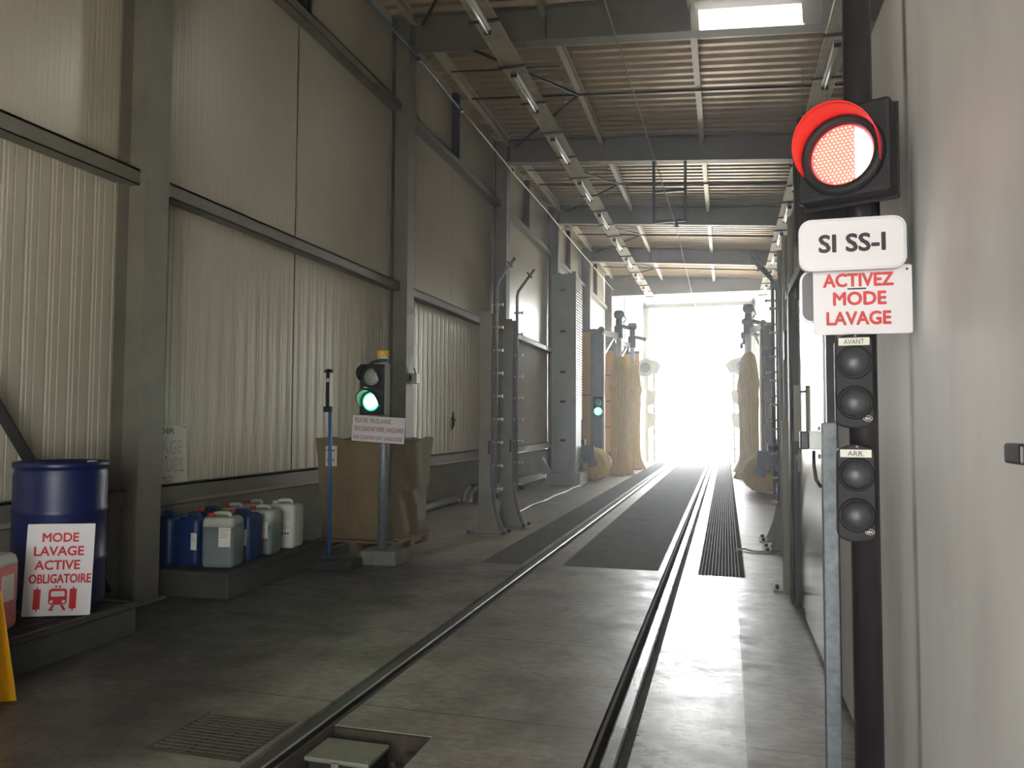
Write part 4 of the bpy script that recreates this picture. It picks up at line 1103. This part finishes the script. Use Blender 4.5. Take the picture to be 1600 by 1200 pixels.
def make_brush():
    t = thing('upright_brush', 'x', 'brush')
    prof = [(0.02, 3.55), (0.10, 3.53), (0.19, 3.44), (0.24, 3.25), (0.275, 3.0), (0.30, 2.78), (0.335, 2.70), (0.34, 2.60), (0.305, 2.50), (0.285, 2.35), (0.30, 2.18), (0.285, 2.0), (0.275, 1.7), (0.27, 1.4), (0.275, 1.1),
            (0.275, 0.85), (0.275, 0.6), (0.28, 0.42), (0.285, 0.27), (0.29, 0.14), (0.29, 0.06), (0.28, 0.005)]
    prof = prof[::-1]
    rnd = random.Random(4)
    ph = [rnd.uniform(0, 6.3) for _ in range(8)]
    def wob(r, z, tt):
        k = 0.015 * math.sin(17 * tt + ph[0] + 2.0 * z) + 0.012 * math.sin(31 * tt + ph[1] - z) + 0.02 * math.sin(3 * tt + 2.2 * z + ph[2])
        s = max(0.0, 1 - z / 0.6)
        lobe = max(0.0, math.cos(tt - 0.1)) ** 2 * 0.8 + max(0.0, math.cos(tt + 1.5)) ** 3 * 0.25
        return 0.92 * r * (1 + k) + s * s * 0.24 * lobe * (1 + 0.12 * math.sin(23 * tt))
    MB().lathe(prof, 120, wob=wob).build('bristles', YEL, t)
    MB().cyl((0, 0, 3.5), (0, 0, 4.1), 0.075, 16).build('shaft', WHITEM, t)
    m_ = MB(); m_.box(-0.13, 0.13, -0.15, 0.15, 4.05, 4.42); m_.cyl((0, 0, 4.42), (0, 0, 4.62), 0.10, 16); m_.box(-0.2, -0.1, -0.12, 0.12, 3.92, 4.1)
    m_.build('gear_motor', MOTOR, t, 0.01)
    m_ = MB().lathe([(0.0, 4.62), (0.09, 4.63), (0.15, 4.70), (0.16, 4.80), (0.12, 4.88), (0.0, 4.90)], 20); m_.build('motor_cowl', MOTOR, t)
    MB().bar((0.10, -0.1, 4.4), (0.42, 0.15, 4.34), 0.08, 0.10).build('arm', MOTOR, t)
    MB().tube([(0.12, 0.0, 4.5), (0.22, -0.02, 4.62), (0.14, -0.04, 4.75)], 0.02, 8).build('cable', MOTOR, t)
    return t
def turn(o, a):
    for ch in o.children:
        if ch.name.split('.')[0] == 'bristles': ch.rotation_euler[2] = a
BR = 'upright yellow wash brushes'
br = make_brush(); br.location = (-3.05, 22.95, 0); br['group'] = BR; br['label'] = 'nearer upright yellow wash brush left of the track'
q = copy_tree(br); q.location = (-3.0, 25.95, 0); turn(q, 0.35); q['label'] = 'farther upright yellow wash brush left of the track'
q = copy_tree(br); q.location = (0.63, 22.6, 0); turn(q, PI + 0.2); q['label'] = 'nearer upright yellow wash brush right of the track'
q = copy_tree(br); q.location = (0.66, 25.6, 0); turn(q, PI - 0.2); q['label'] = 'farther upright yellow wash brush right of the track'
q = copy_tree(bp_); q.location = (1.05, 20.93, 0); q.rotation_euler[2] = PI; q['label'] = 'grey brush post on the right of the track'
for ch in q.children:
    if ch.name.split('.')[0] in ('swing_arm', 'strut'): ch.rotation_euler[0] = 0; ch.scale[1] = -1
t = thing('riser_pipe', 'thin yellow riser pipe with clamps beside the right brush post', 'pipe', (0.88, 19.2, 0))
MB().tube([(0, 0, 0), (0, 0, 4.0)], 0.03, 8).build('pipe', mat('ochre_pipe', (170, 140, 84), 0.6), t)
c = MB()
for i in range(7): c.box(-0.06, 0.05, -0.05, 0.05, 0.4 + i * 0.55, 0.45 + i * 0.55)
c.build('clamps', GREENGREY, t)
def make_drum():
    t = thing('roller_brush', 'x', 'brush')
    pr = [(0.05, 0.0), (0.36, 0.0), (0.40, 0.10), (0.42, 0.55), (0.40, 0.80), (0.345, 0.90), (0.40, 1.0), (0.42, 1.35), (0.40, 1.75), (0.36, 1.85), (0.05, 1.85)]
    rnd = random.Random(2)
    def wob(r, z, tt): return r * (1 + 0.02 * math.sin(23 * tt + 3 * z) + 0.03 * math.sin(5 * tt + 4 * z))
    m_ = MB()
    m_.lathe(pr, 90, (0, 0, 0.44), 'z', wob)
    # lay the roller along Y: swap axes
    m_.v = [(x, (z - 0.44) * 0.6, y + 0.44) for x, y, z in m_.v]
    m_.build('bristles', YEL, t)
    a = MB(); a.box(-0.28, 0.12, -0.20, -0.05, 0.55, 0.95); a.cyl((-0.06, -0.3, 0.62), (-0.06, 0.0, 0.62), 0.13, 16); a.box(-0.36, -0.1, -0.28, -0.1, 0.95, 1.1); a.cyl((0.1, -0.25, 0.5), (0.1, -0.05, 0.5), 0.09, 14); a.box(-0.4, -0.26, -0.25, 0.0, 0.30, 1.2)
    a.build('gear_motor', MOTOR, t, 0.01)
    p = MB(); p.bar((-0.42, -0.27, 0.96), (-0.16, -0.29, 0.94), 0.05, 0.06); p.bar((-0.42, -0.27, 0.55), (-0.16, -0.29, 0.56), 0.05, 0.06)
    p.build('plate', PURLIN, t)
    MB().cyl((0, -0.06, 0.44), (0, 0.0, 0.44), 0.07, 14).build('hub', DARKST, t)
    return t
RB = 'low yellow roller brushes'
rbz = make_drum(); rbz.location = (-3.40, 19.93, 0.0); rbz['group'] = RB; rbz['label'] = 'low yellow roller brush at the foot of the machine tower'
q = copy_tree(rbz); q.location = (0.76, 17.6, 0.0); q['label'] = 'low yellow roller brush right of the track'
for ch in q.children:
    if ch.name.split('.')[0] != 'bristles': ch.scale[0] = -1

# small green light on the brush post
t = thing('signal_lamp', 'small round green light glowing on the grey brush post', 'light', (-3.38, 21.08, 1.85))
MB().box(-0.13, 0.13, -0.02, 0.03, -0.16, 0.40).build('housing', BLACKP, t, 0.01)
MB().lathe([(0.0, 0.05), (0.07, 0.045), (0.11, 0.0)], 24, (0, -0.02, 0), '-y').build('lens', GREENLIT, t)
MB().lathe([(0.0, 0.055), (0.06, 0.052), (0.085, 0.03)], 24, (0, -0.02, 0), '-y').build('lamp_glow', GREENCORE, t)
MB().lathe([(0.0, 0.03), (0.08, 0.025), (0.10, 0.0)], 24, (0, -0.02, 0.25), '-y').build('upper_lens', LENSW, t)

# dryers near the far door
def make_dryer(label, loc, flip):
    t = thing('dryer', label, 'dryer', loc, 0.0, 'dryer stands at the far door')
    s = flip
    for y in (-0.25, 0.35): MB().box(s * -0.38 - 0.06, s * -0.38 + 0.06, y - 0.06, y + 0.06, 0, 3.7).build('upright', WHITEM, t, 0.004)
    MB().box(s * 0.05 - 0.05, s * 0.05 + 0.05, -0.1, 0.1, 0, 3.4).build('upright', WHITEM, t, 0.004)
    MB().cyl((0, -0.3, 3.72), (0, 0.3, 3.72), 0.36, 32).build('blower_housing', WHITEM, t, 0.01)
    i_ = MB().cyl((0, -0.34, 3.72), (0, -0.30, 3.72), 0.2, 28); i_.build('intake', GREENGREY, t)
    n_ = MB().prism([(0.05 * s, 4.07), (0.45 * s, 3.98), (0.62 * s, 3.78), (0.45 * s, 3.45), (0.3 * s, 3.5)], -0.28, 0.28); n_.build('outlet', WHITEM, t)
    for z in (2.55, 1.65): MB().prism([(0.05 * s, z + 0.32), (0.42 * s, z + 0.22), (0.36 * s, z - 0.2), (0.1 * s, z - 0.35)], -0.25, 0.25).build('nozzle', WHITEM, t)
    for y, x in ((0.2, 0.3),): MB().tube([(s * x, y, 0), (s * x, y, 3.5)], 0.05, 10).build('pipe', WHITEM, t)
    return t
make_dryer('white dryer stand with round blower left of the far door', (-3.05, 31.0, 0), 1)
make_dryer('white dryer stand mostly hidden behind the right upright brushes', (0.62, 31.0, 0), -1)

# ================================================================ RED SIGNAL POST, FOREGROUND RIGHT
t = thing('mast', 'black round signal mast in the right foreground before the concrete wall', 'pole', (0.455, 2.87, 0))
MB().cyl((0, 0, 0.0), (0, 0, 4.6), 0.046, 32).build('tube', BLACKM, t)
MB().lathe([(0.0, 0.0), (0.10, 0.0), (0.10, 0.012), (0.0, 0.012)], 24).build('base_flange', BLACKM, t)

t = thing('traffic_light', 'large red lit traffic light on the black mast', 'traffic light', (0.372, 2.645, 2.405), math.radians(-24))
MB().box(-0.15, 0.142, 0.0, 0.085, -0.135, 0.165).build('housing', BLACKP, t, 0.012)
MB().box(-0.155, 0.147, 0.085, 0.095, -0.145, 0.172).build('back_plate', BLACKP, t, 0.004)
lens_ring(MB(), 0.099, 0.131, 0.0, (0, 0)).build('ring', BLACKP, t)
MB().lathe([(0.0, 0.006), (0.06, 0.005), (0.0985, 0.003), (0.0986, 0.0)], 48, (0, 0, 0), '-y').build('lens', REDBASE, t)
led = MB(); pitch = 0.0125
for i in range(-9, 10):
    for j in range(-10, 11):
        x = (i + (0.5 if j % 2 else 0)) * pitch; z = j * pitch * 0.87
        if x * x + z * z < 0.094 ** 2:
            led.lathe([(0.0038, 0.006), (0.0031, 0.008), (0.0, 0.0085)], 8, (x, 0, z), '-y')
lo = led.build('led_array', REDLED, t); lo['kind'] = 'stuff'
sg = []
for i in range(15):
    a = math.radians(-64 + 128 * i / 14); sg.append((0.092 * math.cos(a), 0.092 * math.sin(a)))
MB().prism(sg, -0.0092, -0.004).build('blowout_sector', REDHOT, t)  # overexposed third of the lens, put in as an extra pale glowing segment
visor_mesh(0.124, 0.13, (0, 0), -0.02, -20, 205).build('visor', VISRED, t)
MB().box(0.0, 0.06, 0.095, 0.12, -0.05, 0.05).build('bracket', DARKST, t)

t = thing('rear_signal', 'black signal head facing away behind the mast, peeking out left of the red light', 'traffic light', (0.40, 2.921, 2.36))
MB().box(-0.15, 0.13, 0.0, 0.10, -0.17, 0.16).build('housing', BLACKP, t, 0.01)
MB().lathe([(0.0, 0.10), (0.11, 0.10), (0.13, 0.125), (0.12, 0.13), (0.0, 0.115)], 32, (-0.01, 0.0, 0.0), 'y').build('ring', BLACKP, t)

def plate_round(name, label, x0, x1, y, z0, z1, r, th, m_, rim=None):
    t = thing(name, label, 'sign', ((x0 + x1) / 2, y, (z0 + z1) / 2))
    w, hh = x1 - x0, z1 - z0
    MB().prism(roundrect(w, hh, r, 8), 0, th, smooth=False).build('panel', m_, t, 0.003)
    if rim:
        a = roundrect(w + 0.008, hh + 0.008, r + 0.004, 8); b = roundrect(w - 0.008, hh - 0.008, r - 0.004, 8); k = len(a)
        mb = MB(); vs = [(x, -0.004, z) for x, z in a] + [(x, -0.004, z) for x, z in b] + [(x, th, z) for x, z in a] + [(x, 0.001, z) for x, z in b]
        fs = []
        for i in range(k):
            j = (i + 1) % k; fs += [(i, j, k + j, k + i), (i, 2 * k + i, 2 * k + j, j), (k + i, k + j, 3 * k + j, 3 * k + i)]
        mb.add(vs, fs); mb.build('rim', rim, t)
    return t
t = plate_round('name_plate', 'white rounded plate reading SI SS-I below the red traffic light', 0.245, 0.565, 2.72, 2.05, 2.215, 0.036, 0.022, SIGNW, SIGNEDGE)
text('SI SS-I', 0.205, 0.062, INKBLK, t, (0.0, -0.0005, 0.004), 0.022)
t = plate_round('notice_plate', 'white ACTIVEZ MODE LAVAGE sign with worn red letters on the black mast', 0.288, 0.593, 2.765, 1.838, 2.066, 0.008, 0.005, SIGNW)
text('ACTIVEZ', 0.218, 0.047, INKSOFT, t, (-0.012, -0.0005, 0.068), 0.024)
text('MODE', 0.165, 0.047, INKSOFT, t, (-0.008, -0.0005, 0.006), 0.024)
text('LAVAGE', 0.20, 0.047, INKSOFT, t, (-0.012, -0.0005, -0.060), 0.024)
MB().box(-0.045, 0.013, -0.002, 0, 0.036, 0.041).build('black_strip', INKBLK, t)
MB().cyl((0.137, -0.003, 0.098), (0.137, 0, 0.098), 0.004, 10).build('screw', DARKST, t)
t = plate_round('rear_plate', 'grey rounded plate behind the white ACTIVEZ sign, showing at its left', 0.252, 0.42, 2.79, 1.885, 2.06, 0.035, 0.014, mat('plate_back_grey', (96, 96, 102), 0.5, 0.1, 0.08, 4.0), SIGNEDGE)

def make_dual(name, label, z0, z1, word, group):
    t = thing(name, label, 'indicator', (0.411, 2.765, (z0 + z1) / 2), math.radians(-5), group)
    hgt = z1 - z0; w = 0.118
    pts = []
    for i in range(13): a = PI * i / 12; pts.append((w / 2 * math.cos(a), hgt / 2 - 0.028 + 0.028 * math.sin(a)))
    for i in range(13): a = PI + PI * i / 12; pts.append((w / 2 * math.cos(a), -hgt / 2 + 0.028 + 0.028 * math.sin(a)))
    MB().prism(pts, -0.03, 0.05).build('body', BLACKP, t, 0.006)
    for zz in (0.062, -0.070):
        MB().lathe([(0.047, 0.0), (0.055, 0.0), (0.055, 0.008), (0.047, 0.012), (0.047, 0.0)], 36, (0, -0.03, zz), '-y').build('rim', BLACKP, t)
        MB().lathe([(0.048, 0.0), (0.046, 0.016), (0.038, 0.030), (0.024, 0.039), (0.0, 0.043)], 36, (0, -0.03, zz), '-y').build('dome', DOMEP, t)
    p = MB().box(-0.047, 0.047, -0.032, -0.03, 0.118, 0.143).build('label_strip', PAPER, t)
    text(word, 0.062 if len(word) > 4 else 0.05, 0.016, INKBLK, p, (0, -0.0325, 0.130), 0.0)
    MB().cyl((0.004, -0.034, hgt / 2 - 0.006), (0.004, -0.03, hgt / 2 - 0.006), 0.004, 10).build('screw', STEEL, t)
    bd = MB().prism([(0.038 + 0.014 * math.cos(2 * PI * i / 24), -0.122 + 0.0095 * math.sin(2 * PI * i / 24)) for i in range(24)], -0.0318, -0.03).build('badge', PAPER, t)
    MB().prism([(0.038 + 0.0126 * math.cos(2 * PI * i / 24), -0.122 + 0.0083 * math.sin(2 * PI * i / 24)) for i in range(24)], -0.0324, -0.0318).build('badge_field', BLACKP, bd)
    text('SEA', 0.018, 0.0078, PAPER, bd, (0.038, -0.0325, -0.122), 0.02)
    return t
IG = 'two-dome indicator boxes on the mast'
make_dual('indicator_box', 'upper black two-dome indicator box labelled AVANT on the mast', 1.525, 1.836, 'AVANT', IG)
make_dual('indicator_box', 'lower black two-dome indicator box labelled ARR. on the mast', 1.155, 1.472, 'ARR.', IG)

t = thing('sensor_post', 'galvanised square post with a sensor, left of the black mast', 'post', (0.425, 3.55, 0))
MB().box(-0.03, 0.03, -0.028, 0.028, 0, 1.546).build('upright', GALV, t, 0.005)
MB().box(-0.05, 0.05, -0.09, 0.02, 0, 0.012).build('base_plate', GALV, t)
s = MB().box(-0.082, -0.03, -0.03, 0.02, 1.43, 1.508).build('sensor_body', WHITEM, t, 0.004)
MB().box(-0.118, -0.082, -0.028, 0.018, 1.43, 1.508).build('sensor_lens', BLACKM, t, 0.006)
MB().tube([(-0.062, -0.005, 1.425), (-0.062, -0.005, 1.36), (-0.055, -0.01, 1.30), (-0.036, -0.02, 1.27)], 0.007, 8).build('cable', BLACKM, t)
for z in (1.52, 1.40): MB().cyl((-0.044, 0, z), (-0.034, 0, z), 0.01, 8).build('screw', STEEL, t)

t = thing('drain_pipe', 'white pipe on the concrete wall at the right edge of view', 'pipe', (0.575, 1.60, 0))
MB().cyl((0, 0, 1.62), (0, 0, 4.4), 0.032, 20).build('pipe', WHITEM, t)
MB().cyl((0, 0, 2.36), (0, 0, 2.42), 0.036, 20).build('coupling', WHITEM, t)
t = thing('isolator', 'white switch box with black lever at the right edge of view', 'switch', (0.555, 1.555, 1.49))
MB().box(-0.05, 0.063, -0.20, -0.01, -0.11, 0.12).build('box', WHITEM, t, 0.006)
MB().box(-0.075, -0.05, -0.06, 0.02, -0.018, 0.018).build('lever', BLACKM, t, 0.005)

# ================================================================ SCATTER VOLUME ADDED THROUGH THE HALL TO STAND IN FOR LENS BLOOM
hm = bpy.data.materials.new('veil'); hm.use_nodes = True
hn = hm.node_tree.nodes; hk = hm.node_tree.links
hn.remove(hn['Principled BSDF'])
vs_ = hn.new('ShaderNodeVolumeScatter'); vs_.inputs['Anisotropy'].default_value = 0.75
vs_.inputs['Color'].default_value = (0.95, 0.97, 1.0, 1)
vs_.inputs['Density'].default_value = 0.0055
hk.new(vs_.outputs[0], hn['Material Output'].inputs['Volume'])
o = MB().box(-7.5, 5.0, -2.9, 36.6, -0.6, 9.0).build('veil', hm)
tag(o, 'thin bright mist added throughout the hall in place of lens bloom at the far door', 'veil'); o['kind'] = 'stuff'
